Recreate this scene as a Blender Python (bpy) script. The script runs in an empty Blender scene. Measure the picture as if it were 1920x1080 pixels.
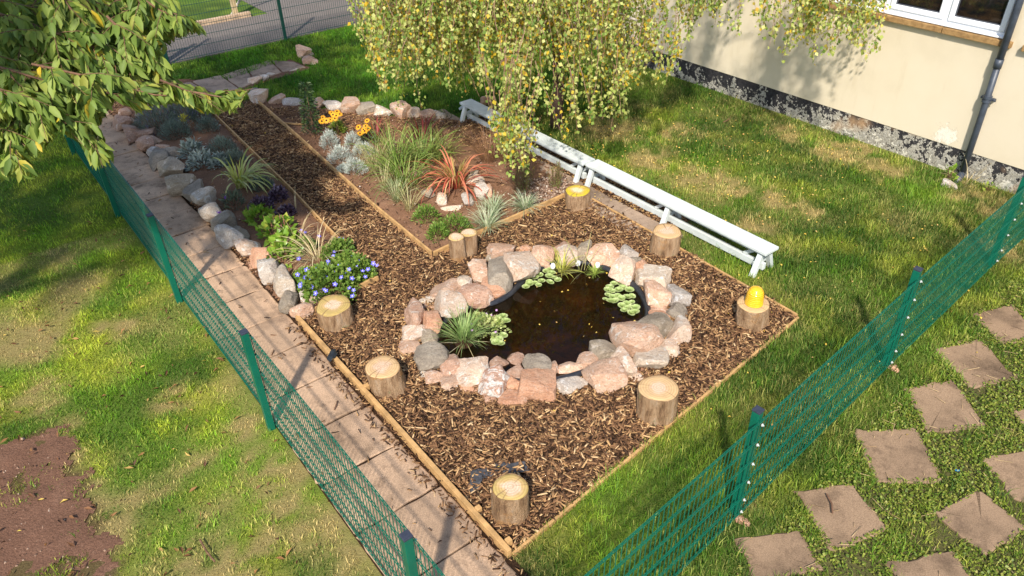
import bpy, bmesh, math, random
import numpy as np
from mathutils import Matrix, Vector, noise as mnoise

R = math.radians
rng = np.random.default_rng(7)
random.seed(7)
scene = bpy.context.scene
C = scene.collection

# ------------------------------------------------------------------ camera
FPX, PITCH, ROLL, CAM_H = 1400.0, R(35.2), R(-1.38), 4.85
cp, sp_, cr, sr = math.cos(PITCH), math.sin(PITCH), math.cos(ROLL), math.sin(ROLL)
fwd = Vector((0, cp, -sp_)); down0 = Vector((0, -sp_, -cp))
right = cr * Vector((1, 0, 0)) - sr * down0
down = sr * Vector((1, 0, 0)) + cr * down0
cam_d = bpy.data.cameras.new('camera'); cam = bpy.data.objects.new('camera', cam_d); C.objects.link(cam)
m = Matrix.Identity(4)
for i in range(3):
    m[i][0] = right[i]; m[i][1] = -down[i]; m[i][2] = -fwd[i]
m[2][3] = CAM_H
cam.matrix_world = m
cam_d.sensor_width = 36; cam_d.lens = 36 * FPX / 1920; cam_d.clip_end = 1000; cam_d.clip_start = 0.05
scene.camera = cam

# ------------------------------------------------------------------ world and sun
SUN_EL, SUN_AZ = R(45), R(188.5)           # azimuth clockwise from +Y
world = bpy.data.worlds.new('World'); scene.world = world; world.use_nodes = True
wt = world.node_tree
sky = wt.nodes.new('ShaderNodeTexSky'); sky.sky_type = 'NISHITA'; sky.sun_disc = False
sky.sun_elevation = SUN_EL; sky.sun_rotation = SUN_AZ
wt.links.new(sky.outputs[0], wt.nodes['Background'].inputs[0]); wt.nodes['Background'].inputs[1].default_value = 0.148
sd = bpy.data.lights.new('sun', 'SUN'); so = bpy.data.objects.new('sun', sd); C.objects.link(so)
sd.energy = 4.3; sd.angle = R(2.4); sd.color = (1.0, 0.93, 0.82)
sdir = Vector((math.sin(SUN_AZ) * math.cos(SUN_EL), math.cos(SUN_AZ) * math.cos(SUN_EL), math.sin(SUN_EL)))
so.rotation_euler = sdir.to_track_quat('Z', 'Y').to_euler(); so.location = (0, -5, 12)
scene.view_settings.view_transform = 'Standard'; scene.view_settings.look = 'None'
scene.view_settings.exposure = 0.62; scene.view_settings.gamma = 1
scene.cycles.max_bounces = 8; scene.cycles.transparent_max_bounces = 12
scene.cycles.use_denoising = True

# ------------------------------------------------------------------ geometry helpers
U = np.array([-.602, .799]); N = np.array([.799, .602])
def L(s, n, z=0.0):                        # garden coordinates: s along the slab path, n across it
    return np.array([U[0] * s + N[0] * n, U[1] * s + N[1] * n, z])
def sn(p): return float(p[0] * U[0] + p[1] * U[1]), float(p[0] * N[0] + p[1] * N[1])
def ray(x, y):
    v = fwd + right * ((x - 960) / FPX) + down * ((y - 540) / FPX)
    return np.array(v)
def at(x, y, z=0.0):
    d = ray(x, y); t = (z - CAM_H) / d[2]
    return np.array([d[0] * t, d[1] * t, z])
def deep(x, y, zc): return np.array([0, 0, CAM_H]) + ray(x, y) * zc
def depth(p): return float(np.dot(np.asarray(p) - [0, 0, CAM_H], np.array(fwd)))
def proj(P):
    P = np.atleast_2d(P) - np.array([0, 0, CAM_H])
    z = P @ np.array(fwd); x = P @ np.array(right); y = P @ np.array(down)
    z = np.where(np.abs(z) < 1e-3, 1e-3, z)
    return 960 + FPX * x / z, 540 + FPX * y / z, z
def inpoly(x, y, poly):
    x = np.asarray(x, float); y = np.asarray(y, float); c = np.zeros(x.shape, bool)
    k = len(poly)
    for i in range(k):
        x0, y0 = poly[i][:2]; x1, y1 = poly[(i + 1) % k][:2]
        if y0 == y1: continue
        t = ((y0 > y) != (y1 > y)) & (x < (x1 - x0) * (y - y0) / (y1 - y0) + x0)
        c ^= t
    return c
def hash2(ix, iy, s):
    h = (ix.astype(np.int64) * 374761393 + iy.astype(np.int64) * 668265263 + s * 1442695041) & 0xffffffff
    h = ((h ^ (h >> 13)) * 1274126177) & 0xffffffff
    return ((h ^ (h >> 16)) & 0xffff) / 65535.0
def vnoise(x, y, sc, s=0, oct=3):
    x = np.asarray(x, float) / sc; y = np.asarray(y, float) / sc; o = 0; a = 1; tot = 0
    for k in range(oct):
        ix = np.floor(x); iy = np.floor(y); fx = x - ix; fy = y - iy
        fx = fx * fx * (3 - 2 * fx); fy = fy * fy * (3 - 2 * fy)
        v = (hash2(ix, iy, s + k) * (1 - fx) + hash2(ix + 1, iy, s + k) * fx) * (1 - fy) + (hash2(ix, iy + 1, s + k) * (1 - fx) + hash2(ix + 1, iy + 1, s + k) * fx) * fy
        o = o + a * v; tot += a; a *= .5; x = x * 2.03 + 7.1; y = y * 2.03 + 3.7
    return o / tot

def link(o, parent=None):
    C.objects.link(o)
    if parent is not None: o.parent = parent
    return o
def tag(o, label=None, cat=None, group=None, kind=None):
    if label: o['label'] = label
    if cat: o['category'] = cat
    if group: o['group'] = group
    if kind: o['kind'] = kind
    return o
def empty(name, loc, label, cat, group=None, rz=0):
    o = bpy.data.objects.new(name, None); C.objects.link(o); o.location = tuple(loc); o.rotation_euler = (0, 0, rz)
    o.empty_display_size = .1
    return tag(o, label, cat, group)
def mesh_py(V, F, mat, smooth=False):
    me = bpy.data.meshes.new('mesh'); me.from_pydata([tuple(v) for v in V], [], F); me.materials.append(mat)
    if smooth: me.polygons.foreach_set('use_smooth', [True] * len(me.polygons))
    me.update(); return me
def mesh_np(V, F, mat, smooth=False, col=None):
    """V (n,3); F (k,3) or (k,4) or list of such arrays; quick mesh from arrays"""
    if not isinstance(F, list): F = [F]
    me = bpy.data.meshes.new('mesh'); V = np.ascontiguousarray(V, dtype=np.float32)
    me.vertices.add(len(V)); me.vertices.foreach_set('co', V.ravel())
    nl = sum(f.size for f in F); npol = sum(len(f) for f in F)
    me.loops.add(nl); me.polygons.add(npol)
    me.loops.foreach_set('vertex_index', np.concatenate([f.ravel() for f in F]).astype(np.int32))
    sizes = np.concatenate([np.full(len(f), f.shape[1]) for f in F]); st = np.concatenate([[0], np.cumsum(sizes)[:-1]])
    me.polygons.foreach_set('loop_start', st.astype(np.int32)); me.polygons.foreach_set('loop_total', sizes.astype(np.int32))
    if smooth: me.polygons.foreach_set('use_smooth', np.ones(npol, bool))
    me.materials.append(mat); me.update(calc_edges=True)
    if col is not None:
        a = me.color_attributes.new('col', 'FLOAT_COLOR', 'POINT')
        cc = np.ones((len(V), 4), np.float32); cc[:, :3] = col; a.data.foreach_set('color', cc.ravel())
    return me
def obj(name, me, parent=None, loc=None):
    o = bpy.data.objects.new(name, me); link(o, parent)
    if loc is not None: o.location = tuple(loc)
    return o
class MB:
    def __init__(s): s.V = []; s.F = []
    def add(s, V, F):
        b = len(s.V); s.V += [tuple(map(float, v)) for v in V]; s.F += [tuple(i + b for i in f) for f in F]; return s
    def box(s, c, size, ax=None, bev=0):
        """centre, full size, axes (3x3 rows)"""
        ax = np.eye(3) if ax is None else np.asarray(ax, float); h = np.asarray(size, float) / 2; c = np.asarray(c, float)
        b = min(bev, h.min() * .9)
        if b <= 0:
            V = [c + ax.T @ (h * np.array(k)) for k in ((-1,-1,-1),(1,-1,-1),(1,1,-1),(-1,1,-1),(-1,-1,1),(1,-1,1),(1,1,1),(-1,1,1))]
            F = [(0,3,2,1),(4,5,6,7),(0,1,5,4),(1,2,6,5),(2,3,7,6),(3,0,4,7)]
        else:
            bm = bmesh.new(); bmesh.ops.create_cube(bm, size=1)
            for v in bm.verts: v.co = Vector((v.co.x * 2 * h[0], v.co.y * 2 * h[1], v.co.z * 2 * h[2]))
            bmesh.ops.bevel(bm, geom=bm.edges[:], offset=b, segments=2, affect='EDGES', profile=.6)
            V = [c + ax.T @ np.array(v.co) for v in bm.verts]; bm.verts.index_update()
            F = [tuple(v.index for v in f.verts) for f in bm.faces]; bm.free()
        return s.add(V, F)
    def bar(s, a, b, w, h, up=(0, 0, 1), bev=0):
        a = np.asarray(a, float); b = np.asarray(b, float); d = b - a; ln = np.linalg.norm(d); d /= ln
        up = np.asarray(up, float); sx = np.cross(up, d)
        if np.linalg.norm(sx) < 1e-5: sx = np.array([1., 0, 0])
        sx /= np.linalg.norm(sx); uz = np.cross(d, sx)
        return s.box((a + b) / 2, (ln, w, h), np.array([d, sx, uz]), bev)
    def tube(s, pts, rad, n=6, cap=True):
        pts = np.asarray(pts, float); k = len(pts); rad = np.broadcast_to(np.asarray(rad, float), (k,))
        V = []; t = np.gradient(pts, axis=0)
        for i in range(k):
            d = t[i] / (np.linalg.norm(t[i]) + 1e-9); a = np.array([0, 0, 1.]) if abs(d[2]) < .9 else np.array([1., 0, 0])
            x = np.cross(a, d); x /= np.linalg.norm(x); y = np.cross(d, x)
            for j in range(n):
                q = 2 * math.pi * j / n; V.append(pts[i] + rad[i] * (math.cos(q) * x + math.sin(q) * y))
        F = [(i * n + j, i * n + (j + 1) % n, (i + 1) * n + (j + 1) % n, (i + 1) * n + j) for i in range(k - 1) for j in range(n)]
        if cap: F += [tuple(range(n - 1, -1, -1)), tuple((k - 1) * n + j for j in range(n))]
        return s.add(V, F)
    def lathe(s, prof, n=24, c=(0, 0, 0)):
        V = []; k = len(prof)
        for r, z in prof:
            for j in range(n):
                q = 2 * math.pi * j / n; V.append((c[0] + r * math.cos(q), c[1] + r * math.sin(q), c[2] + z))
        F = [(i * n + j, i * n + (j + 1) % n, (i + 1) * n + (j + 1) % n, (i + 1) * n + j) for i in range(k - 1) for j in range(n)]
        F += [tuple(range(n - 1, -1, -1)), tuple((k - 1) * n + j for j in range(n))]
        return s.add(V, F)
    def prism(s, poly, z0, z1):
        k = len(poly); V = [(p[0], p[1], z0) for p in poly] + [(p[0], p[1], z1) for p in poly]
        a = sum(poly[i][0] * poly[(i + 1) % k][1] - poly[(i + 1) % k][0] * poly[i][1] for i in range(k))
        r = list(range(k)); 
        F = [tuple(r[::-1]), tuple(i + k for i in r)] + [(i, (i + 1) % k, (i + 1) % k + k, i + k) for i in r]
        if a < 0: F = [f[::-1] for f in F]
        return s.add(V, F)
    def build(s, name, mat, parent=None, smooth=False, loc=None):
        return obj(name, mesh_py(s.V, s.F, mat, smooth), parent, loc)
AX = np.array([[U[0], U[1], 0], [N[0], N[1], 0], [0, 0, 1.]])      # box axes: s, n, z
AXR = np.array([[-U[0], -U[1], 0], [-N[0], -N[1], 0], [0, 0, 1.]])

# ------------------------------------------------------------------ materials
def newmat(name):
    mt = bpy.data.materials.new(name); mt.use_nodes = True; nt = mt.node_tree
    return mt, nt, nt.nodes['Principled BSDF'], nt.nodes['Material Output']
def node(nt, typ, **kw):
    n_ = nt.nodes.new(typ)
    for k, v in kw.items():
        if k.startswith('i_'): n_.inputs[k[2:]].default_value = v
        else: setattr(n_, k, v)
    return n_
def ramp(nt, fac, stops, interp='LINEAR'):
    r_ = nt.nodes.new('ShaderNodeValToRGB'); cr_ = r_.color_ramp; cr_.interpolation = interp
    while len(cr_.elements) > 1: cr_.elements.remove(cr_.elements[-1])
    cr_.elements[0].position = stops[0][0]; cr_.elements[0].color = (*stops[0][1], 1)
    for p, c in stops[1:]:
        e = cr_.elements.new(p); e.color = (*c, 1)
    nt.links.new(fac, r_.inputs[0]); return r_.outputs[0]
def mix(nt, fac, a, b, typ='MIX'):
    n_ = nt.nodes.new('ShaderNodeMix'); n_.data_type = 'RGBA'; n_.blend_type = typ
    for s_, v in ((n_.inputs[0], fac), (n_.inputs[6], a), (n_.inputs[7], b)):
        if hasattr(v, 'links'): nt.links.new(v, s_)
        elif isinstance(v, (int, float)): s_.default_value = v
        else: s_.default_value = (*v, 1)
    return n_.outputs[2]
def tex(nt, scale, detail=4, rough=.55, coord='Object', offset=False, sx=None, dist=0):
    tc = node(nt, 'ShaderNodeTexCoord'); v = tc.outputs[coord]
    if sx or offset:
        mp = node(nt, 'ShaderNodeMapping'); nt.links.new(v, mp.inputs[0])
        if sx: mp.inputs['Scale'].default_value = sx
        if offset:
            oi = node(nt, 'ShaderNodeObjectInfo'); mu = node(nt, 'ShaderNodeMath', operation='MULTIPLY'); mu.inputs[1].default_value = 57.0
            nt.links.new(oi.outputs['Random'], mu.inputs[0]); cb = node(nt, 'ShaderNodeCombineXYZ')
            for q in range(3): nt.links.new(mu.outputs[0], cb.inputs[q])
            nt.links.new(cb.outputs[0], mp.inputs[1])
        v = mp.outputs[0]
    t = node(nt, 'ShaderNodeTexNoise'); t.inputs['Scale'].default_value = scale; t.inputs['Detail'].default_value = detail
    t.inputs['Roughness'].default_value = rough; t.inputs['Distortion'].default_value = dist
    nt.links.new(v, t.inputs['Vector']); return t.outputs['Fac']
def bump(nt, bs, h, strength=.4, dist=.01):
    b = node(nt, 'ShaderNodeBump'); b.inputs['Strength'].default_value = strength; b.inputs['Distance'].default_value = dist
    nt.links.new(h, b.inputs['Height']); nt.links.new(b.outputs[0], bs.inputs['Normal'])
def spec(bs, r, s=.3):
    bs.inputs['Roughness'].default_value = r; bs.inputs['Specular IOR Level'].default_value = s
def simple(name, col, rough=.6, var=.25, scale=8, bmp=.2, sp=.3, coord='Object', dist=.004):
    mt, nt, bs, o = newmat(name); spec(bs, rough, sp)
    f = tex(nt, scale, 5, .6, coord)
    c = ramp(nt, f, [(.3, tuple(x * (1 - var) for x in col)), (.7, tuple(min(1, x * (1 + var)) for x in col))])
    nt.links.new(c, bs.inputs['Base Color'])
    if bmp: bump(nt, bs, tex(nt, scale * 5, 5, .6, coord), bmp, dist)
    return mt
def leafmat(name, stops, rough=.5, trans=.3, sp=.35, tcol=None):
    """colour of each leaf drawn per island from a ramp; part of the light goes through"""
    mt, nt, bs, o = newmat(name); spec(bs, rough, sp)
    g = node(nt, 'ShaderNodeNewGeometry'); c = ramp(nt, g.outputs['Random Per Island'], stops)
    nt.links.new(c, bs.inputs['Base Color'])
    tr = node(nt, 'ShaderNodeBsdfTranslucent'); mx = node(nt, 'ShaderNodeMixShader'); mx.inputs[0].default_value = trans
    c2 = mix(nt, 1.0, c, tcol or (1.0, 1.0, .55), 'MULTIPLY')
    nt.links.new(c2, tr.inputs[0]); nt.links.new(bs.outputs[0], mx.inputs[1]); nt.links.new(tr.outputs[0], mx.inputs[2]); nt.links.new(mx.outputs[0], o.inputs[0])
    return mt
def attrleaf(name, rough=.6, trans=.3, sp=.2):
    mt, nt, bs, o = newmat(name); spec(bs, rough, sp)
    a = node(nt, 'ShaderNodeAttribute', attribute_name='col'); nt.links.new(a.outputs['Color'], bs.inputs['Base Color'])
    tr = node(nt, 'ShaderNodeBsdfTranslucent'); mx = node(nt, 'ShaderNodeMixShader'); mx.inputs[0].default_value = trans
    nt.links.new(a.outputs['Color'], tr.inputs[0]); nt.links.new(bs.outputs[0], mx.inputs[1]); nt.links.new(tr.outputs[0], mx.inputs[2]); nt.links.new(mx.outputs[0], o.inputs[0])
    return mt
M = {}
M['fence'] = simple('green_coated_steel', (.002, .112, .068), .35, .12, 6, 0, .5)
M['fence_far'] = simple('dark_green_coated_steel', (.006, .045, .036), .4, .12, 6, 0, .4)
M['cap'] = simple('dark_plastic', (.035, .04, .06), .5, .2, 30, .1)
M['clip'] = simple('zinc_clip', (.5, .53, .52), .3, .1, 30, 0, .6)
M['white'] = simple('white_paint', (.55, .59, .58), .5, .13, 7, .25, .35)
M['wood'] = simple('timber_board', (.46, .275, .115), .75, .32, 9, .4, .2)
M['white_upvc'] = simple('white_plastic', (.78, .80, .84), .3, .03, 3, 0, .5)
M['rubber'] = simple('dark_beading', (.08, .09, .11), .6, .1, 10, 0)
M['pipe'] = simple('painted_iron', (.045, .055, .075), .45, .3, 12, .25, .5)
M['bark_birch'] = simple('pale_birch_bark', (.5, .44, .38), .8, .45, 14, .5)
M['twig'] = simple('twig_bark', (.16, .085, .05), .8, .3, 20, .3)
M['drytwig'] = simple('dry_stalk', (.50, .36, .17), .8, .3, 20, .2)
M['bark_cherry'] = simple('cherry_bark', (.10, .06, .045), .8, .35, 10, .6)
M['dark'] = simple('black_liner', (.018, .02, .022), .38, .4, 20, .5, .5)
M['dullliner'] = simple('dusty_black_liner', (.05, .05, .055), .55, .5, 25, .5, .4)

def soil_mat(name, c0, c1, c2):
    mt, nt, bs, o = newmat(name); spec(bs, .95, .1)
    a = ramp(nt, tex(nt, 2.2, 6, .65), [(.3, c0), (.55, c1), (.75, c2)])
    fine = tex(nt, 70, 4, .7); c = mix(nt, .55, a, ramp(nt, fine, [(.3, tuple(x * .45 for x in c0)), (.6, c1), (.8, tuple(min(1, x * 1.5) for x in c2))]))
    nt.links.new(c, bs.inputs['Base Color']); bump(nt, bs, tex(nt, 45, 6, .7), .9, .02); return mt
M['soil'] = soil_mat('garden_soil', (.15, .078, .045), (.25, .135, .08), (.36, .215, .14))
M['mulchbase'] = soil_mat('mulch_base', (.025, .014, .009), (.05, .027, .015), (.10, .055, .028))
M['baresoil'] = soil_mat('bare_soil', (.12, .062, .040), (.19, .10, .065), (.27, .165, .115))
M['road'] = soil_mat('asphalt', (.16, .135, .12), (.19, .165, .15), (.22, .19, .17))

def ground_mat():
    mt, nt, bs, o = newmat('turf_ground'); spec(bs, .95, .05)
    a = node(nt, 'ShaderNodeAttribute', attribute_name='col')
    c = mix(nt, .5, a.outputs['Color'], ramp(nt, tex(nt, 60, 4, .7), [(.3, (.02, .03, .006)), (.7, (.16, .15, .06))]))
    nt.links.new(c, bs.inputs['Base Color']); bump(nt, bs, tex(nt, 50, 5, .7), .8, .02); return mt
M['ground'] = ground_mat()
M['grass'] = attrleaf('grass_blade', .55, .35, .25)

def slab_mat(name, tint, seed_isl=True):
    mt, nt, bs, o = newmat(name); spec(bs, .9, .15)
    a = ramp(nt, tex(nt, 1.6, 7, .65, 'Object', offset=True), [(.30, tuple(x * .45 for x in tint)), (.5, tint), (.72, tuple(min(1, x * 1.28) for x in tint))])
    g = node(nt, 'ShaderNodeNewGeometry'); isl = ramp(nt, g.outputs['Random Per Island'], [(0, (.78, .76, .74)), (1, (1.12, 1.08, 1.04))])
    c = mix(nt, 1, a, isl, 'MULTIPLY')
    sp2 = ramp(nt, tex(nt, 120, 3, .7), [(.35, (.62, .6, .58)), (.52, (1, 1, 1)), (.7, (1.3, 1.28, 1.25))])
    c = mix(nt, .8, c, sp2, 'MULTIPLY')
    st = ramp(nt, tex(nt, 6, 6, .75, 'Object', offset=True), [(.52, (0, 0, 0)), (.68, (1, 1, 1))])
    c = mix(nt, st, c, mix(nt, .55, c, (.07, .045, .03)))
    nt.links.new(c, bs.inputs['Base Color']); bump(nt, bs, tex(nt, 90, 5, .7), .45, .006); return mt
M['slab'] = slab_mat('path_slab', (.50, .345, .23))
M['slab2'] = slab_mat('stepping_slab', (.265, .185, .122))
M['slabgrey'] = slab_mat('grey_slab', (.33, .25, .19))

def rock_mat(name, base, dark, light, white, wamt):
    mt, nt, bs, o = newmat(name); spec(bs, .9, .2)
    a = ramp(nt, tex(nt, 6, 9, .72, 'Object', True, dist=.7), [(.30, dark), (.5, base), (.68, light)])
    w = ramp(nt, tex(nt, 9, 6, .7, 'Object', True, dist=1.2), [(wamt, (0, 0, 0)), (wamt + .07, (1, 1, 1))])
    c = mix(nt, w, a, white)
    v = ramp(nt, tex(nt, 3.3, 3, .5, 'Object', True, sx=(1, 2.5, 4), dist=2.5), [(.485, (0, 0, 0)), (.5, (1, 1, 1)), (.515, (0, 0, 0))])
    c = mix(nt, mix(nt, .6, (0, 0, 0), v), c, white)
    p = ramp(nt, tex(nt, 60, 4, .7), [(.34, (.42, .37, .35)), (.5, (1, 1, 1)), (.75, (1.2, 1.18, 1.16))]); c = mix(nt, .5, c, p, 'MULTIPLY')
    oi = node(nt, 'ShaderNodeObjectInfo'); r_ = ramp(nt, oi.outputs['Random'], [(0, (.82, .82, .82)), (1, (1.12, 1.1, 1.08))]); c = mix(nt, 1, c, r_, 'MULTIPLY')
    nt.links.new(c, bs.inputs['Base Color'])
    bump(nt, bs, tex(nt, 17, 9, .78, 'Object', True), 1.0, .045); return mt
M['pink'] = rock_mat('pink_sandstone', (.67, .43, .295), (.54, .29, .18), (.73, .53, .39), (.80, .71, .62), .57)
M['salmon'] = rock_mat('salmon_sandstone', (.65, .36, .225), (.52, .255, .15), (.70, .45, .30), (.74, .62, .52), .66)
M['pale'] = rock_mat('pale_pink_stone', (.70, .52, .385), (.54, .33, .22), (.72, .58, .46), (.80, .74, .66), .54)
M['cream'] = rock_mat('cream_stone', (.62, .50, .38), (.46, .34, .25), (.70, .62, .52), (.80, .76, .70), .55)
M['white_rock'] = rock_mat('white_blotched_stone', (.55, .32, .22), (.40, .20, .13), (.64, .45, .34), (.82, .78, .72), .47)
M['grey'] = rock_mat('grey_stone', (.34, .285, .225), (.22, .185, .145), (.44, .38, .305), (.52, .44, .32), .62)
M['palegrey'] = rock_mat('pale_grey_stone', (.56, .48, .405), (.36, .30, .26), (.60, .55, .49), (.76, .73, .69), .55)
M['brown'] = rock_mat('brown_pink_stone', (.52, .32, .225), (.38, .21, .14), (.60, .42, .31), (.72, .62, .53), .58)
M['greygreen'] = rock_mat('grey_green_stone', (.37, .30, .22), (.25, .20, .145), (.48, .40, .30), (.62, .54, .45), .58)

def bark_mat():
    mt, nt, bs, o = newmat('stump_bark'); spec(bs, .9, .15)
    f = tex(nt, 14, 7, .7, 'Object', True, sx=(1, 1, .22)); a = ramp(nt, f, [(.30, (.14, .08, .045)), (.43, (.38, .23, .125)), (.55, (.55, .36, .21)), (.66, (.58, .42, .28)), (.8, (.66, .54, .40))])
    b = ramp(nt, tex(nt, 4, 4, .6, 'Object', True), [(.60, (0, 0, 0)), (.7, (1, 1, 1))]); c = mix(nt, b, a, (.60, .30, .10))
    d = ramp(nt, tex(nt, 7, 4, .6, 'Object', True), [(.64, (0, 0, 0)), (.72, (1, 1, 1))]); c = mix(nt, d, c, (.30, .30, .14))
    nt.links.new(c, bs.inputs['Base Color']); bump(nt, bs, tex(nt, 30, 9, .8, 'Object', True, sx=(1, 1, .2)), 1.0, .07); return mt
M['bark'] = bark_mat()
def cut_mat(name, edge, mid, heart):
    mt, nt, bs, o = newmat(name); spec(bs, .75, .2)
    tc = node(nt, 'ShaderNodeTexCoord'); mp = node(nt, 'ShaderNodeMapping'); nt.links.new(tc.outputs['Object'], mp.inputs[0]); mp.inputs['Scale'].default_value = (1, 1, 0)
    wv = node(nt, 'ShaderNodeTexWave', wave_type='RINGS', rings_direction='SPHERICAL'); wv.inputs['Scale'].default_value = 14; wv.inputs['Distortion'].default_value = 2.2; wv.inputs['Detail'].default_value = 3; wv.inputs['Detail Scale'].default_value = .8
    nt.links.new(mp.outputs[0], wv.inputs[0])
    ln = node(nt, 'ShaderNodeVectorMath', operation='LENGTH'); nt.links.new(mp.outputs[0], ln.inputs[0])
    ns = tex(nt, 9, 5, .6, 'Object', True); ad = node(nt, 'ShaderNodeMath', operation='MULTIPLY_ADD'); ad.inputs[1].default_value = .16; nt.links.new(ns, ad.inputs[0])
    sb = node(nt, 'ShaderNodeMath', operation='SUBTRACT'); sb.inputs[1].default_value = .08; nt.links.new(ln.outputs['Value'], sb.inputs[0]); nt.links.new(sb.outputs[0], ad.inputs[2])
    c = ramp(nt, ad.outputs[0], [(.0, heart), (.055, heart), (.085, mid), (.12, edge), (.18, edge)])
    r2 = ramp(nt, wv.outputs['Fac'], [(0, (.80, .75, .68)), (1, (1.04, 1.03, 1.0))]); c = mix(nt, .8, c, r2, 'MULTIPLY')
    gr = node(nt, 'ShaderNodeTexGradient', gradient_type='RADIAL'); nt.links.new(tc.outputs['Object'], gr.inputs[0]); oi = node(nt, 'ShaderNodeObjectInfo')
    ma = node(nt, 'ShaderNodeMath', operation='MULTIPLY_ADD'); ma.inputs[1].default_value = 26; nt.links.new(gr.outputs['Fac'], ma.inputs[0]); mb_ = node(nt, 'ShaderNodeMath', operation='MULTIPLY'); mb_.inputs[1].default_value = 83; nt.links.new(oi.outputs['Random'], mb_.inputs[0]); nt.links.new(mb_.outputs[0], ma.inputs[2])
    n1 = node(nt, 'ShaderNodeTexNoise', noise_dimensions='1D'); n1.inputs['Scale'].default_value = 1; n1.inputs['Detail'].default_value = 1; nt.links.new(ma.outputs[0], n1.inputs['W'])
    ck = ramp(nt, n1.outputs['Fac'], [(.70, (0, 0, 0)), (.76, (.8, .8, .8))]); c = mix(nt, ck, c, (.20, .12, .06))
    dirt = ramp(nt, tex(nt, 11, 6, .7, 'Object', True), [(.52, (0, 0, 0)), (.75, (.55, .55, .55))]); c = mix(nt, dirt, c, (.30, .22, .13))
    nt.links.new(c, bs.inputs['Base Color']); bump(nt, bs, tex(nt, 40, 5, .7), .35, .006); return mt
M['cut'] = cut_mat('sawn_wood', (.56, .38, .20), (.56, .375, .215), (.62, .44, .32))
M['cutyellow'] = cut_mat('yellow_sawn_wood', (.52, .41, .04), (.60, .42, .12), (.72, .58, .38))
M['cutolive'] = cut_mat('olive_sawn_wood', (.45, .33, .12), (.53, .365, .16), (.64, .48, .35))

# ------------------------------------------------------------------ layout polygons (ground, world x y)
def W(*px): return [at(x, y)[:2] for x, y in px]
POND_PX = [(826,664),(821,634),(828,612),(852,590),(880,576),(922,571),(953,556),(973,538),(994,517),(1024,501),(1060,492),(1098,494),(1136,505),(1171,524),(1196,547),(1210,575),(1209,603),(1195,632),(1165,662),(1124,684),(1078,700),(1034,711),(990,714),(940,709),(896,705),(862,697),(838,685)]
def smooth_closed(P, k=4):
    P = np.asarray(P, float); n_ = len(P); out = []
    for i in range(n_):
        a, b, c, d = P[i - 1], P[i], P[(i + 1) % n_], P[(i + 2) % n_]
        for j in range(k):
            t = j / k; out.append(.5 * (2 * b + (c - a) * t + (2 * a - 5 * b + 4 * c - d) * t * t + (3 * b - a - 3 * c + d) * t ** 3))
    return np.array(out)
POND = smooth_closed([at(x, y, .05)[:2] for x, y in POND_PX])
def offset(P, d):
    P = np.asarray(P); t = np.roll(P, -1, 0) - np.roll(P, 1, 0); t /= np.linalg.norm(t, axis=1)[:, None]
    nn = np.stack([t[:, 1], -t[:, 0]], 1); a = np.sum(P[:, 0] * np.roll(P[:, 1], -1) - P[:, 1] * np.roll(P[:, 0], -1))
    return P + nn * d * (1 if a > 0 else -1)
POND_OUT = offset(POND, .07)
sn2 = lambda s, n_: L(s, n_)[:2]
MULCH = [sn2(2.76, 1.99), sn2(6.42, 1.99)] + W((600, 583), (668, 550), (710, 528), (612, 432), (547, 360), (388, 205), (477, 190), (560, 263), (812, 485), (898, 444), (1058, 374), (1108, 376), (1300, 484), (1497, 597))
BED_L = [sn2(6.3, 1.97), sn2(14.3, 1.97), sn2(14.3, 3.35)] + W((388, 205), (547, 360), (612, 432), (710, 528), (668, 550), (590, 590))
BED_R = W((812, 485), (560, 263), (477, 190), (560, 200), (690, 218), (830, 224), (900, 228), (1000, 300), (1110, 374), (1058, 374), (898, 444))
STRIP = [sn2(4.7, 6.02), sn2(4.7, 6.92), sn2(9.7, 6.92), sn2(9.7, 6.02)]
UNDER = [sn2(5.2, 6.42), sn2(5.2, 6.80), sn2(9.7, 6.80), sn2(9.7, 6.42)]
PATH = [sn2(1.0, 1.17), sn2(16.0, 1.17), sn2(16.0, 1.97), sn2(1.0, 1.97)]
CROSS = W((206, 212), (160, 166), (245, 146), (300, 148), (430, 152), (545, 112), (585, 128), (480, 160), (440, 178), (300, 205))
ROAD_S0, ROAD_S1 = 16.05, 18.25
def grass_side(x, y):                       # 0 none .. 1 lawn ; vectorised
    s = x * U[0] + y * U[1]; n_ = x * N[0] + y * N[1]
    g = np.ones(x.shape)
    for P in (MULCH, BED_L, BED_R, UNDER, CROSS): g[inpoly(x, y, P)] = 0
    g[(n_ > 1.12) & (n_ < 1.99) & (s < 16)] = 0
    g[(n_ > 10.60)] = 0
    g[(s > 15.95) & (s < 18.5)] = 0
    slabs = (s > 5.05) & (s < 9.6) & (n_ > 6.0) & (n_ < 6.8); g[slabs] = 0
    fs = 1.64 + .084 * n_                     # right fence line s(n)
    weed = (n_ > 1.17) & (s < fs - .42 - .22 * vnoise(x, y, .5, 11)) & (vnoise(x, y, .28, 13) + .5 * hash2(np.floor(x * 997), np.floor(y * 991), 3) < .86); g[weed] = 0
    return g

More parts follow.
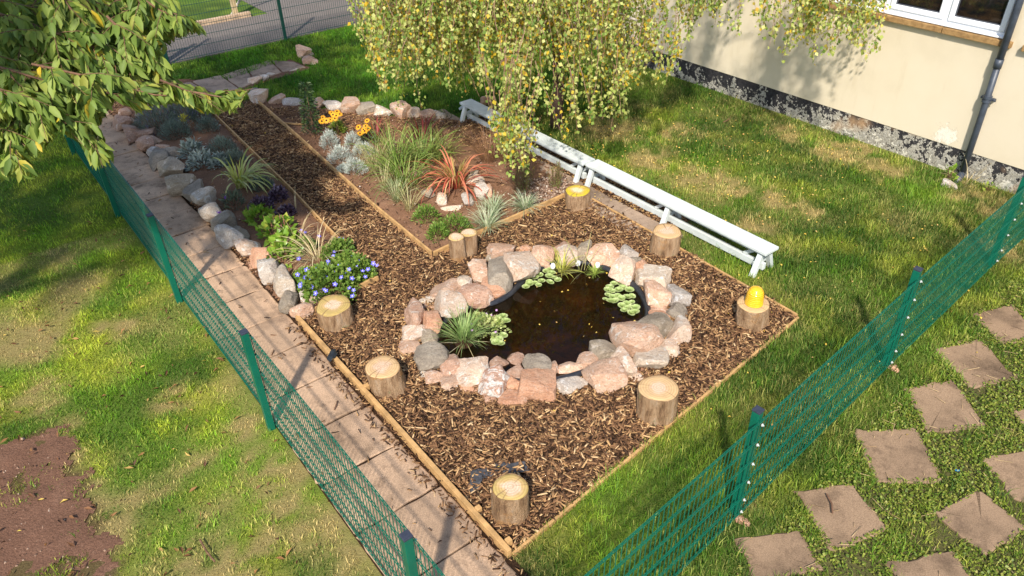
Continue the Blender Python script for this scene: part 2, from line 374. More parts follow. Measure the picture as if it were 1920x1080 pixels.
def zq(*q): return [(1440 + x / 2.4546, 640 + y / 2.4546) for x, y in q]
STEP_ROWS = [(zq((392,415),(682,410),(805,655),(500,662)), 'square slab with stained lower edge under dry stalks'),
    (zq((122,695),(388,660),(555,870),(290,978)), 'slab nearest the fence post with a tuft of dead moss on its corner'),
    (zq((-150,910),(150,876),(250,1060),(-60,1110)), 'slab at the bottom edge nearest the right fence'),
    (zq((630,222),(850,186),(1003,400),(738,432)), 'slab crossed by long straw stalks beside the fence'),
    (zq((765,45),(972,0),(1152,180),(932,222)), 'smooth brown slab second from the top of the row'),
    ([(1823,593),(1893,573),(1950,636),(1878,648)], 'worn pale slab farthest up the row by the fence'),
    (zq((972,547),(1190,500),(1330,660),(1150,745)), 'slab half out of the right edge of the view'),
    (zq((762,797),(967,688),(1190,862),(1000,1000)), 'dark soiled slab with moss in the lower right'),
    (zq((538,1030),(842,970),(960,1120),(640,1190)), 'slab cut by the bottom edge in the lower right'),
    (zq((1128,330),(1240,295),(1330,420),(1215,450)), 'small visible corner of slab at the right edge')]
STEPS = [W(*P) for P, lab in STEP_ROWS]
# dryness and bareness of the turf: colour of the grass itself
DRY = [(1340,345,.42),(1375,355,.25),(1440,368,.25),(1472,385,.28),(1468,256,.25),(1556,281,.34),(1600,285,.25),(1640,318,.32),(1690,330,.2),(1830,372,.4),(1505,395,.2),(1300,330,.3),(1405,420,.25),(1230,300,.35),
       (490,870,.22),(520,880,.25),(545,915,.25),(570,950,.25),(600,985,.26),(640,1020,.3),(560,1000,.22),(470,835,.22),(470,800,.2),(330,900,.2),(300,930,.2),(400,1040,.35),(470,1050,.35),(200,965,.2),(185,930,.15),(215,1010,.2),(115,800,.15),(140,850,.15),(160,890,.15),
       (330,740,.25),(80,650,.3),(210,620,.2),(60,760,.3),(1400,945,.12),(1880,470,.3),(1150,240,.5),(1260,250,.35)]
DRYP = [(at(a, b)[:2], r_) for a, b, r_ in DRY]
BARE = W((-200, 850), (0, 835), (100, 800), (130, 830), (165, 905), (185, 965), (215, 1035), (240, 1200), (-200, 1200))
def dryness(x, y):
    d = np.zeros(x.shape)
    wx = x + (vnoise(x, y, .45, 51) - .5) * .55; wy = y + (vnoise(x, y, .45, 52) - .5) * .55
    for (c, r_) in DRYP: d = np.maximum(d, np.clip(1.3 - np.hypot(wx - c[0], wy - c[1]) / (r_ * 1.1), 0, 1))
    d = d * np.clip(vnoise(x, y, .13, 53, 3) * 2.6 - .55, 0, 1.3)
    s = x * U[0] + y * U[1]; n_ = x * N[0] + y * N[1]
    base = np.where(n_ < 1.17, .42, .16) + np.where((n_ > 6) & (s < 8.5), .06, 0)
    base = np.where(s > 9.8, .0, base)
    return np.clip(d * (.35 + 1.1 * vnoise(x, y, .22, 5)) + base * 1.9 * np.clip(vnoise(x, y, .55, 9) * 1.9 - .55, 0, 1), 0, 1)
G_DARK, G_MID, G_YEL, G_DRY = (np.array(c) for c in ((.046, .120, .010), (.138, .268, .020), (.345, .395, .045), (.54, .41, .165)))
def turf_col(x, y, jit):
    w = np.clip(vnoise(x, y, .8, 21) * 2.4 - .7 + (jit - .5) * .7, 0, 1)[:, None]
    c = G_DARK * (1 - w) + G_MID * w
    n_ = x * N[0] + y * N[1]
    w2 = np.clip(vnoise(x, y, .4, 31) * 2.2 - 1.05 + np.where(n_ < 1.17, .15, .05) + (jit - .5) * .8, 0, 1)[:, None]
    c = c * (1 - w2) + G_YEL * w2
    d = dryness(x, y); d = np.clip(d * 1.4 - .22 + (jit - .5) * .9 * (d > .05), 0, 1)[:, None]
    lush = ((x * U[0] + y * U[1] > 9.8) & (n_ > 1.9))[:, None]; c = np.where(lush, c * np.array((.72, .98, .7)), c)
    c = np.where((n_ < 1.17)[:, None], c * np.array((1.6, 1.5, 1.2)), c)
    return c * (1 - d) + G_DRY * d

# ------------------------------------------------------------------ ground, road, paths
def grid_patch(name, poly, cell, z0, amp, mat, hole=None, ns=.25, seed=0, parent=None, mound=0, warp=0):
    P = np.asarray(poly); lo = P.min(0) - cell; hi = P.max(0) + cell
    nx = int((hi[0] - lo[0]) / cell) + 2; ny = int((hi[1] - lo[1]) / cell) + 2
    X, Y = np.meshgrid(lo[0] + np.arange(nx) * cell, lo[1] + np.arange(ny) * cell, indexing='ij')
    Z = z0 + amp * (vnoise(X, Y, ns, seed, 4) - .5) * 2
    cx = X[:-1, :-1] + cell / 2; cy = Y[:-1, :-1] + cell / 2
    keep = inpoly(cx + warp * (vnoise(cx, cy, .22, 66) - .5), cy + warp * (vnoise(cx, cy, .22, 67) - .5), poly)
    if warp: keep &= vnoise(cx, cy, .38, 91, 4) < .60
    if hole is not None: keep &= ~inpoly(cx, cy, hole)
    if mound:
        d = np.full(X.shape, 9.)
        for i in range(len(P)):
            a = P[i]; b = P[(i + 1) % len(P)]; ab = b - a; t = np.clip(((X - a[0]) * ab[0] + (Y - a[1]) * ab[1]) / (ab @ ab + 1e-9), 0, 1)
            d = np.minimum(d, np.hypot(X - a[0] - t * ab[0], Y - a[1] - t * ab[1]))
        Z = Z + mound * np.clip(d / .35, 0, 1)
    idx = np.arange(nx * ny).reshape(nx, ny); i, j = np.nonzero(keep)
    F = np.stack([idx[i, j], idx[i + 1, j], idx[i + 1, j + 1], idx[i, j + 1]], 1)
    used = np.unique(F); re = np.full(nx * ny, -1); re[used] = np.arange(len(used))
    V = np.stack([X.ravel(), Y.ravel(), Z.ravel()], 1)[used]
    return obj(name, mesh_np(V, re[F], mat, True))

def ground():
    cell = .1; x0, x1, y0, y1 = -16, 13, -1, 24
    nx = int((x1 - x0) / cell) + 1; ny = int((y1 - y0) / cell) + 1
    X, Y = np.meshgrid(x0 + np.arange(nx) * cell, y0 + np.arange(ny) * cell, indexing='ij')
    Z = (vnoise(X, Y, 1.3, 3) - .5) * .012
    idx = np.arange(nx * ny).reshape(nx, ny)
    keep = ~inpoly(X[:-1, :-1] + cell / 2, Y[:-1, :-1] + cell / 2, POND_OUT); i, j = np.nonzero(keep)
    F = np.stack([idx[i, j], idx[i + 1, j], idx[i + 1, j + 1], idx[i, j + 1]], 1)
    x = X.ravel(); y = Y.ravel(); col = turf_col(x, y, np.full(x.shape, .5)) * .75
    b = inpoly(x, y, BARE); col[b] = (.12, .062, .036)
    s = x * U[0] + y * U[1]; n_ = x * N[0] + y * N[1]
    wd = (n_ > 1.17) & (s < 1.64 + .084 * n_ - .35); col[wd] = np.array((.13, .115, .045)) * (1 - .4 * vnoise(x, y, .3, 8)[wd, None])
    V = np.stack([x, y, Z.ravel()], 1)
    o = 400.; ring = np.array([(-o, -o), (x0, y0), (x1, y0), (o, -o), (x1, y1), (o, o), (x0, y1), (-o, o)])
    b0 = len(V); V = np.vstack([V, np.column_stack([ring, np.full(8, -.004)])])
    col = np.vstack([col, np.tile((.06, .10, .02), (8, 1))])
    R4 = np.array([(0, 3, 2, 1), (3, 5, 4, 2), (5, 7, 6, 4), (7, 0, 1, 6)]) + b0
    tag(obj('ground', mesh_np(V, np.vstack([F, R4]), M['ground'], True, col)), kind='structure')
ground()
BARE_S = BARE
tag(grid_patch('bare_soil', [p + rng.normal(0, .02, 2) for p in BARE], .03, .006, .016, M['baresoil'], None, .15, 44, warp=.55), kind='structure')
tag(grid_patch('mulch_bed', MULCH, .045, .018, .014, M['mulchbase'], POND_OUT, .18, 2), kind='structure')
tag(grid_patch('soil_bed', BED_L, .04, .03, .025, M['soil'], None, .12, 5, mound=.05), kind='structure')
tag(grid_patch('soil_bed', BED_R, .04, .03, .025, M['soil'], None, .12, 6, mound=.03), kind='structure')
tag(grid_patch('soil_strip', UNDER, .05, .028, .01, M['mulchbase'], None, .2, 7), kind='structure')
pb = MB(); pb.prism([sn2(.6, 1.165), sn2(16, 1.165), sn2(16, 2.0), sn2(.6, 2.0)], -.03, .012); tag(pb.build('path_base', M['mulchbase']), kind='structure')
tag(grid_patch('path_base', CROSS, .06, .010, .004, M['baresoil'], None, .2, 9), kind='structure')

def slab_quad(mb, P, z1, z0=-.02, jit=.008, round_=.02):
    """one paving slab: chipped outline, chamfered top edge"""
    P = [np.asarray(p, float)[:2] for p in P]; out = []
    for i in range(4):
        a, b = P[i], P[(i + 1) % 4]
        for t in (0.03, .12, .28, .45, .62, .8, .93, .97): out.append(a + (b - a) * t + rng.normal(0, jit, 2) * (.6 if .1 < t < .9 else 1))
    out = np.array(out); c = out.mean(0); k = len(out)
    a = sum(out[i][0] * out[(i + 1) % k][1] - out[(i + 1) % k][0] * out[i][1] for i in range(k))
    if a < 0: out = out[::-1]
    tl = rng.normal(0, .006, 2); zz = lambda q: z1 + (q - c) @ tl
    inn = c + (out - c) * (1 - .012 / np.linalg.norm(out - c, axis=1)[:, None])
    V = [(p[0], p[1], z0) for p in out] + [(p[0], p[1], zz(p) - .008) for p in out] + [(p[0], p[1], zz(p)) for p in inn] + [(c[0], c[1], zz(c))]
    F = [(i, (i + 1) % k, k + (i + 1) % k, k + i) for i in range(k)] + [(k + i, k + (i + 1) % k, 2 * k + (i + 1) % k, 2 * k + i) for i in range(k)] + [(2 * k + i, 2 * k + (i + 1) % k, 3 * k) for i in range(k)]
    mb.add(V, F)
pb = MB(); s = .62
while s < 15.4:
    e = s + .586; slab_quad(pb, [sn2(s, 1.175), sn2(s, 1.945 + rng.normal(0, .012)), sn2(e, 1.945 + rng.normal(0, .012)), sn2(e, 1.175)], .03 + rng.normal(0, .003)); s += .604
tag(pb.build('path', M['slab']), kind='structure')
pb = MB()
ca = [at(215, 190), at(300, 168), at(360, 155), at(415, 143), at(462, 128), at(507, 114), at(553, 118)]
cb = [at(290, 208), at(355, 190), at(400, 178), at(450, 168), at(478, 156), at(530, 137), at(575, 128)]
for i in range(len(ca) - 1): slab_quad(pb, [ca[i] + (ca[i+1]-ca[i]) * .03, ca[i + 1] - (ca[i+1]-ca[i]) * .03, cb[i + 1] - (cb[i+1]-cb[i]) * .03, cb[i] + (cb[i+1]-cb[i]) * .03], .025)
slab_quad(pb, [at(172, 178), at(238, 158), at(300, 150), at(214, 188)], .02)
tag(pb.build('path', M['slabgrey']), kind='structure')
pb = MB(); s = 5.0
while s < 9.7:
    slab_quad(pb, [sn2(s, 5.98), sn2(s, 6.44), sn2(s + .89, 6.44), sn2(s + .89, 5.98)], .035); s += .9
tag(pb.build('paving', M['slabgrey']), kind='structure')
rb = MB(); rb.prism([sn2(16.02, -30), sn2(16.02, 30), sn2(ROAD_S1, 30), sn2(ROAD_S1, -30)], -.02, .012)
tag(rb.build('road', M['road']), kind='structure')
rb = MB(); rb.prism([sn2(ROAD_S1, 6.6), sn2(ROAD_S1 + 5, 6.6), sn2(ROAD_S1 + 5, 12), sn2(ROAD_S1, 12)], -.02, .016)
tag(rb.build('road', M['road']), kind='structure')
kb = MB()
for i in range(80):
    n0 = -40 + i * .6
    if n0 > 6.0: break
    kb.box(L(ROAD_S1 + .06, n0 + .3, .05), (.12, .59, .14 + rng.normal(0, .004)), AX, .01)
tag(kb.build('kerb', simple('concrete_kerb', (.42, .30, .20), .9, .3, 8, .4)), kind='structure')

# ------------------------------------------------------------------ grass
def blades_np(x, y, z, h, w, col, lean):
    n_ = len(x); a = rng.uniform(0, 2 * np.pi, n_); dx = np.cos(a); dy = np.sin(a); px = -dy; py = dx
    b = np.stack([x, y, z], 1); up = np.array([0, 0, 1.]); d = np.stack([dx, dy, np.zeros(n_)], 1); p = np.stack([px, py, np.zeros(n_)], 1)
    H = h[:, None]; Wd = w[:, None] / 2; Ln = lean[:, None] * H
    m1 = b + up * H * .55 + d * Ln * .3; t = b + up * H * np.sqrt(np.clip(1 - lean[:, None] ** 2 * .7, .1, 1)) + d * Ln
    V = np.stack([b - p * Wd, b + p * Wd, m1 + p * Wd * .8, m1 - p * Wd * .8, t], 1).reshape(-1, 3)
    k = np.arange(n_)[:, None] * 5
    F4 = k + np.array([0, 1, 2, 3]); F3 = k + np.array([3, 2, 4])
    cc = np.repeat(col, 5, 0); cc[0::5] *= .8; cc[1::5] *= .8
    return V, [F4, F3], cc
def lawn():
    parts = []
    for (x0, x1, y0, y1, dens, hh, ww, cl) in ((-9.5, 0.2, .5, 8.5, 4600, .040, .0050, 'left'), (-14, -3, 8.5, 16.5, 2000, .042, .007, 'left'),
                                  (-.5, 8.5, 1.5, 9.0, 4800, .064, .0052, 'right'), (-3, 8, 9.0, 16, 2400, .06, .0072, 'right'), (-10, -3, 12.5, 22, 2000, .06, .009, 'right'), (-3, 4, 16, 23, 1500, .06, .009, 'right'), (-22, -9, 12, 26, 450, .07, .011, 'far')):
        n_ = int((x1 - x0) * (y1 - y0) * dens); x = rng.uniform(x0, x1, n_); y = rng.uniform(y0, y1, n_)
        s = x * U[0] + y * U[1]; nn = x * N[0] + y * N[1]
        k = grass_side(x, y) > .5
        k &= (nn < 1.15) if cl == 'left' else ((nn > 1.9) if cl == 'right' else (s > 18.4))
        if cl != 'far': k &= s < 16.0
        px, py, zc = proj(np.stack([x, y, np.zeros(n_)], 1)); k &= (px > -260) & (px < 2180) & (py < 1300) & (py > -120) & (zc > 0)
        for S_ in STEPS: k &= ~inpoly(x, y, S_)
        k &= ~(inpoly(x + (vnoise(x, y, .22, 66) - .5) * .55, y + (vnoise(x, y, .22, 67) - .5) * .55, BARE) & (vnoise(x, y, .38, 91, 4) + rng.uniform(-.1, .1, n_) < .60))
        dry = dryness(x, y); k &= rng.uniform(0, 1, n_) > dry * .25
        x = x[k]; y = y[k]; dry = dry[k]; n_ = len(x); jit = rng.uniform(0, 1, n_)
        clump = vnoise(x, y, .16, 77, 2); 
        tall = rng.random(n_) < .22; hh_ = np.where(tall, hh * 1.55, hh)
        h = hh_ * (.45 + 1.1 * clump) * rng.uniform(.6, 1.3, n_) * (1 - .45 * dry)
        col = turf_col(x, y, jit) * (rng.uniform(.5, 1.5, n_) * (.55 + .9 * clump))[:, None]
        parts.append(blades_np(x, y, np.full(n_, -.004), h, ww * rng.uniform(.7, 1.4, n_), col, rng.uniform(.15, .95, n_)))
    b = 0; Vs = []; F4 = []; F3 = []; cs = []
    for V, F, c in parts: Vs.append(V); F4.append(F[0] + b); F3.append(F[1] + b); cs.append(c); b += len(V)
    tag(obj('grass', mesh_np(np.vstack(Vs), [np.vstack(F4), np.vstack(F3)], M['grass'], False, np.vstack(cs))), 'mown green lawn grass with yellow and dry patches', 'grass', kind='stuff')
lawn()

# ------------------------------------------------------------------ loose ground litter
def rand_frames(n_, tilt):
    a = rng.uniform(0, 2 * np.pi, n_); t = rng.normal(0, tilt, n_); r_ = rng.normal(0, tilt, n_)
    ex = np.stack([np.cos(a) * np.cos(t), np.sin(a) * np.cos(t), np.sin(t)], 1)
    ey0 = np.stack([-np.sin(a), np.cos(a), np.zeros(n_)], 1); ez0 = np.cross(ex, ey0)
    ey = ey0 * np.cos(r_)[:, None] + ez0 * np.sin(r_)[:, None]; ez = np.cross(ex, ey)
    return ex, ey, ez
def chips(P, ln, wd, th, tilt):
    n_ = len(P); ex, ey, ez = rand_frames(n_, tilt); V = np.empty((n_, 8, 3))
    for i, (a, b, c) in enumerate(((-1,-1,-1),(1,-.6,-1),(1,.6,-1),(-1,1,-1),(-1,-.8,1),(1,-.5,1),(1,.5,1),(-1,.8,1))):
        V[:, i] = P + ex * (a * ln / 2)[:, None] * rng.uniform(.8, 1.1, n_)[:, None] + ey * (b * wd / 2)[:, None] * rng.uniform(.6, 1.2, n_)[:, None] + ez * (c * th / 2)[:, None]
    k = np.arange(n_)[:, None, None] * 8
    F = (k + np.array([(0,3,2,1),(4,5,6,7),(0,1,5,4),(1,2,6,5),(2,3,7,6),(3,0,4,7)])).reshape(-1, 4)
    return V.reshape(-1, 3), F
def sample_poly(poly, n_):
    P = np.asarray(poly); lo = P.min(0); hi = P.max(0); out = np.zeros((0, 2))
    while len(out) < n_:
        q = rng.uniform(lo, hi, (n_ * 2, 2)); out = np.vstack([out, q[inpoly(q[:, 0], q[:, 1], poly)]])
    return out[:n_]
mt, nt, bs, o = newmat('bark_chips'); spec(bs, .85, .2)
g_ = node(nt, 'ShaderNodeNewGeometry')
nt.links.new(ramp(nt, g_.outputs['Random Per Island'], [(0, (.035, .019, .011)), (.22, (.085, .043, .023)), (.50, (.185, .095, .046)), (.76, (.29, .160, .076)), (.92, (.45, .27, .12)), (1, (.60, .42, .23))]), bs.inputs['Base Color'])
bump(nt, bs, tex(nt, 120, 3, .6), .4, .003)
M['chips'] = mt
def mulch():
    q = sample_poly(MULCH, 66000); q = q[~inpoly(q[:, 0], q[:, 1], offset(POND, .03))]
    n_ = len(q); ln = np.abs(rng.normal(.038, .020, n_)) + .015; wd = ln * rng.uniform(.16, .42, n_); big = rng.random(n_) < .06; ln[big] *= 1.7
    z = .022 + .03 * rng.random(n_) ** 1.5 + (vnoise(q[:, 0], q[:, 1], .18, 2, 4) - .5) * .03
    V, F = chips(np.column_stack([q, z]), ln, np.minimum(wd, .022), wd * .22 + .001, .32)
    tag(obj('mulch', mesh_np(V, F, M['chips'])), 'brown bark mulch of dark and pale chips round the pond', 'mulch', kind='stuff')
    R2 = W((500, 210), (560, 205), (700, 225), (830, 230), (905, 240), (960, 290), (990, 330), (900, 290), (820, 262), (700, 252), (640, 255), (560, 240))
    q = np.vstack([sample_poly(R2, 4200), sample_poly(UNDER, 3500), sample_poly(BED_R, 1500), sample_poly(BED_L, 1100), sample_poly([sn2(6.3, 1.95), sn2(14.3, 1.95), sn2(14.3, 2.22), sn2(6.3, 2.22)], 1700), sample_poly([sn2(2.5, 1.82), sn2(6.4, 1.82), sn2(6.4, 1.98), sn2(2.5, 1.98)], 420), sample_poly([sn2(2.5, 1.2), sn2(15, 1.2), sn2(15, 1.95), sn2(2.5, 1.95)], 160)])
    n_ = len(q); ln = np.abs(rng.normal(.032, .015, n_)) + .01; wd = np.minimum(ln * rng.uniform(.15, .4, n_), .014)
    inr = inpoly(q[:, 0], q[:, 1], BED_R) | inpoly(q[:, 0], q[:, 1], BED_L)
    V, F = chips(np.column_stack([q, np.where(inr, .065, .042) + rng.uniform(-.008, .015, n_)]), ln, wd, wd * .35 + .001, .25)
    tag(obj('loose_chips', mesh_np(V, F, M['chips'])), 'loose bark chips scattered over soil, slabs and under the benches', 'bark chips', kind='stuff')
mulch()
M['pebble'] = leafmat('pebbles', [(0, (.16, .09, .06)), (.6, (.30, .19, .13)), (.9, (.42, .31, .23)), (1, (.62, .54, .46))], .9, 0)
def pebbles():
    q = np.vstack([sample_poly(BED_R, 900), sample_poly(BED_L, 700), sample_poly(W((985, 345), (1062, 335), (1065, 372), (1000, 402), (960, 392)), 1900), sample_poly(BARE, 420)]); n_ = len(q)
    sz = np.abs(rng.normal(0, .007, n_)) + .005
    V, F = chips(np.column_stack([q, np.where(inpoly(q[:, 0], q[:, 1], BARE), -.001, .07)]), sz * 1.3, sz * 1.2, sz, .5)
    tag(obj('pebbles', mesh_np(V, F, M['pebble'])), 'small pale pebbles and soil crumbs on the beds', 'pebbles', kind='stuff')
pebbles()
def flat_leaves(P, ln, wd, curl, tilt=.35):
    n_ = len(P); ex, ey, ez = rand_frames(n_, tilt); l = ln[:, None] / 2; w_ = wd[:, None] / 2; c = curl[:, None] * w_
    V = np.stack([P - ex * l, P + ey * w_ + ez * c - ex * l * .1, P + ex * l, P - ey * w_ + ez * c - ex * l * .1], 1).reshape(-1, 3)
    k = np.arange(n_)[:, None, None] * 4; F = (k + np.array([(0, 2, 1), (0, 3, 2)])).reshape(-1, 3); return V, F
def litter():
    q = np.vstack([at(*p)[None, :2] + rng.normal(0, sd_, (n_, 2)) for p, sd_, n_ in (((1150, 270), .9, 330), ((1300, 320), 1.0, 280), ((1000, 230), .7, 220), ((1450, 260), 1.2, 160), ((1500, 400), 1.3, 120), ((1350, 520), 1.0, 90), ((700, 140), 1.0, 30), ((1600, 520), 1.2, 50), ((1250, 860), 1.0, 25), ((1100, 380), .6, 120), ((960, 330), .5, 160))])
    q = np.vstack([q, sample_poly(MULCH, 130), sample_poly(UNDER, 260)]); n_ = len(q); k = (q @ N < 10.55); q = q[k]; n_ = len(q)
    sz = rng.uniform(.018, .038, n_); V, F = flat_leaves(np.column_stack([q, rng.uniform(.025, .055, n_)]), sz, sz * .7, rng.uniform(.1, .8, n_))
    m_ = leafmat('fallen_birch_leaf', [(0, (.62, .40, .05)), (.4, (.68, .48, .10)), (.7, (.60, .42, .16)), (1, (.50, .26, .08))], .7, .15)
    tag(obj('fallen_leaves', mesh_np(V, F, m_)), 'small yellow birch leaves fallen over the lawn and mulch', 'fallen leaves', kind='stuff')
    q = np.vstack([sample_poly(W((-60, 420), (230, 420), (480, 720), (640, 980), (640, 1120), (-60, 1120)), 230), sample_poly(BARE, 70), sample_poly(PATH, 25)]); n_ = len(q)
    sz = rng.uniform(.035, .085, n_); V, F = flat_leaves(np.column_stack([q, rng.uniform(.022, .05, n_)]), sz, sz * .32, rng.uniform(.4, 1.6, n_), .5)
    m_ = leafmat('fallen_brown_leaf', [(0, (.07, .03, .015)), (.45, (.17, .075, .03)), (.75, (.28, .14, .05)), (.93, (.42, .26, .08)), (1, (.62, .50, .08))], .7, .1)
    tag(obj('fallen_leaves', mesh_np(V, F, m_)), 'curled brown cherry leaves fallen on the left lawn', 'fallen leaves', kind='stuff')
litter()
def weeds():
    P = W((1050, 1130), (1380, 960), (1600, 780), (1740, 660), (1860, 560), (1990, 420), (2150, 500), (2150, 1250), (1050, 1250))
    q = sample_poly(P, 75000); s = q @ U; nn = q @ N; k = (s < 1.64 + .084 * nn - .28) & (vnoise(q[:, 0], q[:, 1], .35, 61) + rng.uniform(-.12, .12, len(q)) > .36)
    for S_ in STEPS:
        c_ = np.mean(S_, 0); k &= ~inpoly(q[:, 0], q[:, 1], [c_ + (np.asarray(p_) - c_) * .89 for p_ in S_])
    q = q[k]; n_ = len(q); sz = rng.uniform(.010, .030, n_)
    V, F = flat_leaves(np.column_stack([q, rng.uniform(.004, .045, n_)]), sz, sz * .75, rng.uniform(-.2, .6, n_), .45)
    m_ = leafmat('weed_leaf', [(0, (.08, .14, .015)), (.4, (.16, .22, .025)), (.8, (.26, .30, .04)), (1, (.36, .33, .08))], .5, .3)
    tag(obj('weeds', mesh_np(V, F, m_)), 'low clover and weeds growing between the stepping slabs', 'ground cover', kind='stuff')
    q = sample_poly(P, 260); s = q @ U; nn = q @ N; q = q[s < 1.6 + .084 * nn - .2]; n_ = len(q)
    V, F = chips(np.column_stack([q, np.full(n_, .035)]), rng.uniform(.03, .16, n_), np.full(n_, .004), np.full(n_, .003), .12)
    tag(obj('straw', mesh_np(V, F, leafmat('straw', [(0, (.28, .17, .08)), (1, (.62, .46, .24))], .8, 0))), 'dry straw and grass stalks lying over the stepping slabs', 'straw', kind='stuff')
weeds()
# ------------------------------------------------------------------ building
PS, PZ = 4.02, .47
def building():
    b = empty('building', L(6, 10.63, 0), 'cream rendered building wall with black peeling plinth and white windows', 'building')
    inv = Matrix.Translation(-Vector(L(6, 10.63, 0)))
    def part(name, mb, mat, parent=b, smooth=False):
        me = mesh_py(mb.V, mb.F, mat, smooth); me.transform(inv); return obj(name, me, parent)
    mt, nt, bs, o = newmat('cream_render'); spec(bs, .9, .1)
    a = ramp(nt, tex(nt, .9, 6, .6), [(.3, (.585, .50, .365)), (.5, (.645, .56, .42)), (.7, (.67, .585, .45))])
    st = ramp(nt, tex(nt, 1.6, 5, .65, sx=(2.2, 2.2, .35)), [(.56, (1, 1, 1)), (.74, (.86, .83, .77))]); a = mix(nt, .7, a, st, 'MULTIPLY')
    pl = ramp(nt, tex(nt, 14, 6, .7), [(.70, (0, 0, 0)), (.74, (1, 1, 1))]); a = mix(nt, pl, a, (.66, .54, .38))
    tcw = node(nt, 'ShaderNodeTexCoord'); dv = node(nt, 'ShaderNodeVectorMath', operation='DISTANCE'); nt.links.new(tcw.outputs['Object'], dv.inputs[0]); dv.inputs[1].default_value = (U[0] * (PS - 6), U[1] * (PS - 6), PZ)
    pn_ = tex(nt, 7, 7, .75); sm = node(nt, 'ShaderNodeMath', operation='MULTIPLY_ADD'); sm.inputs[1].default_value = -1.5; nt.links.new(dv.outputs['Value'], sm.inputs[0]); nt.links.new(pn_, sm.inputs[2])
    a = mix(nt, ramp(nt, sm.outputs[0], [(.32, (0, 0, 0)), (.36, (1, 1, 1))]), a, (.76, .70, .60)); crk = tex(nt, 11, 5, .7, dist=2.0)
    ms = ramp(nt, sm.outputs[0], [(.22, (0, 0, 0)), (.30, (1, 1, 1))]); a = mix(nt, mix(nt, ms, (0, 0, 0), ramp(nt, crk, [(.482, (0, 0, 0)), (.496, (.7, .7, .7)), (.51, (0, 0, 0))])), a, (.16, .11, .07))
    nt.links.new(a, bs.inputs['Base Color']); bump(nt, bs, tex(nt, 130, 4, .6), .45, .006)
    W0, T = 10.63, .30
    wins = [(3.70, 6.12), (.9, 3.38)]; z0, z1 = 1.88, 3.12
    mb = MB()
    def seg(s0, s1, a_, b_): mb.box(L((s0 + s1) / 2, W0 + T / 2, (a_ + b_) / 2), (s1 - s0, T, b_ - a_), AX)
    seg(-6, 18, .36, z0 - .09); seg(-6, 18, z1, 4.2)
    xs = [-6] + [v for w in sorted(wins) for v in w] + [18]
    for i in range(0, len(xs), 2): seg(xs[i], xs[i + 1], z0 - .09, z1)
    part('wall', mb, mt)
    mt2, nt, bs, o = newmat('peeling_plinth'); spec(bs, .75, .2)
    n1 = tex(nt, 3.2, 8, .72, dist=.6); n2 = tex(nt, 20, 6, .75)
    c = ramp(nt, n2, [(.35, (.018, .017, .02)), (.6, (.045, .042, .045))])
    cw = ramp(nt, n2, [(.3, (.30, .26, .19)), (.5, (.58, .54, .45)), (.7, (.70, .66, .58))])
    k = node(nt, 'ShaderNodeMath', operation='ADD'); nt.links.new(n1, k.inputs[0]); s2 = node(nt, 'ShaderNodeMath', operation='MULTIPLY'); s2.inputs[1].default_value = .55; nt.links.new(n2, s2.inputs[0]); nt.links.new(s2.outputs[0], k.inputs[1])
    tc = node(nt, 'ShaderNodeTexCoord'); sx_ = node(nt, 'ShaderNodeSeparateXYZ'); nt.links.new(tc.outputs['Object'], sx_.inputs[0])
    k2 = node(nt, 'ShaderNodeMath', operation='MULTIPLY_ADD'); k2.inputs[1].default_value = .035; nt.links.new(sx_.outputs[0], k2.inputs[0]); nt.links.new(k.outputs[0], k2.inputs[2])
    k3 = node(nt, 'ShaderNodeMath', operation='MULTIPLY_ADD'); k3.inputs[1].default_value = -.38; nt.links.new(sx_.outputs[2], k3.inputs[0]); nt.links.new(k2.outputs[0], k3.inputs[2])
    c = mix(nt, ramp(nt, k3.outputs[0], [(.70, (0, 0, 0)), (.73, (.9, .9, .9)), (.80, (.25, .25, .25)), (.84, (1, 1, 1))]), c, cw)
    c = mix(nt, ramp(nt, tex(nt, 1.1, 3, .5), [(.60, (0, 0, 0)), (.68, (1, 1, 1))]), c, mix(nt, n2, (.30, .17, .09), (.50, .34, .20)))
    nt.links.new(c, bs.inputs['Base Color']); bump(nt, bs, k.outputs[0], .9, .03)
    mb = MB(); mb.box(L(6, W0 + .008 + T / 2, .155), (24, T, .41), AX); part('plinth', mb, mt2)
    mt3, nt, bs, o = newmat('brown_sill_tile'); spec(bs, .85, .2)
    nt.links.new(ramp(nt, tex(nt, 18, 6, .7), [(.3, (.17, .095, .04)), (.55, (.34, .205, .085)), (.75, (.46, .31, .15))]), bs.inputs['Base Color']); bump(nt, bs, tex(nt, 60, 4, .7), .5, .006)
    mg, nt, bs, o = newmat('window_glass'); spec(bs, .04, .6)
    nt.links.new(ramp(nt, tex(nt, 5, 4, .6, sx=(1, 1, 3)), [(.4, (.006, .006, .007)), (.7, (.03, .018, .010))]), bs.inputs['Base Color'])
    for wi, (s0, s1) in enumerate(wins):
        F = MB(); fn = W0 + .075
        F.box(L((s0 + s1) / 2, fn, z0 + .03), (s1 - s0, .07, .06), AX, .006); F.box(L((s0 + s1) / 2, fn, z1 - .03), (s1 - s0, .07, .06), AX, .006)
        k = 3; w = (s1 - s0) / k
        for i in range(k + 1):
            c_ = s0 + i * w + (.03 if i == 0 else -.03 if i == k else 0); F.box(L(c_, fn, (z0 + z1) / 2), (.06, .069, z1 - z0 - .121), AX, .005)
        wf = part('window', F, M['white_upvc']); wf['label'] = ['white three casement window above the brown tiled sill', 'white window to the right of the downpipe'][wi]
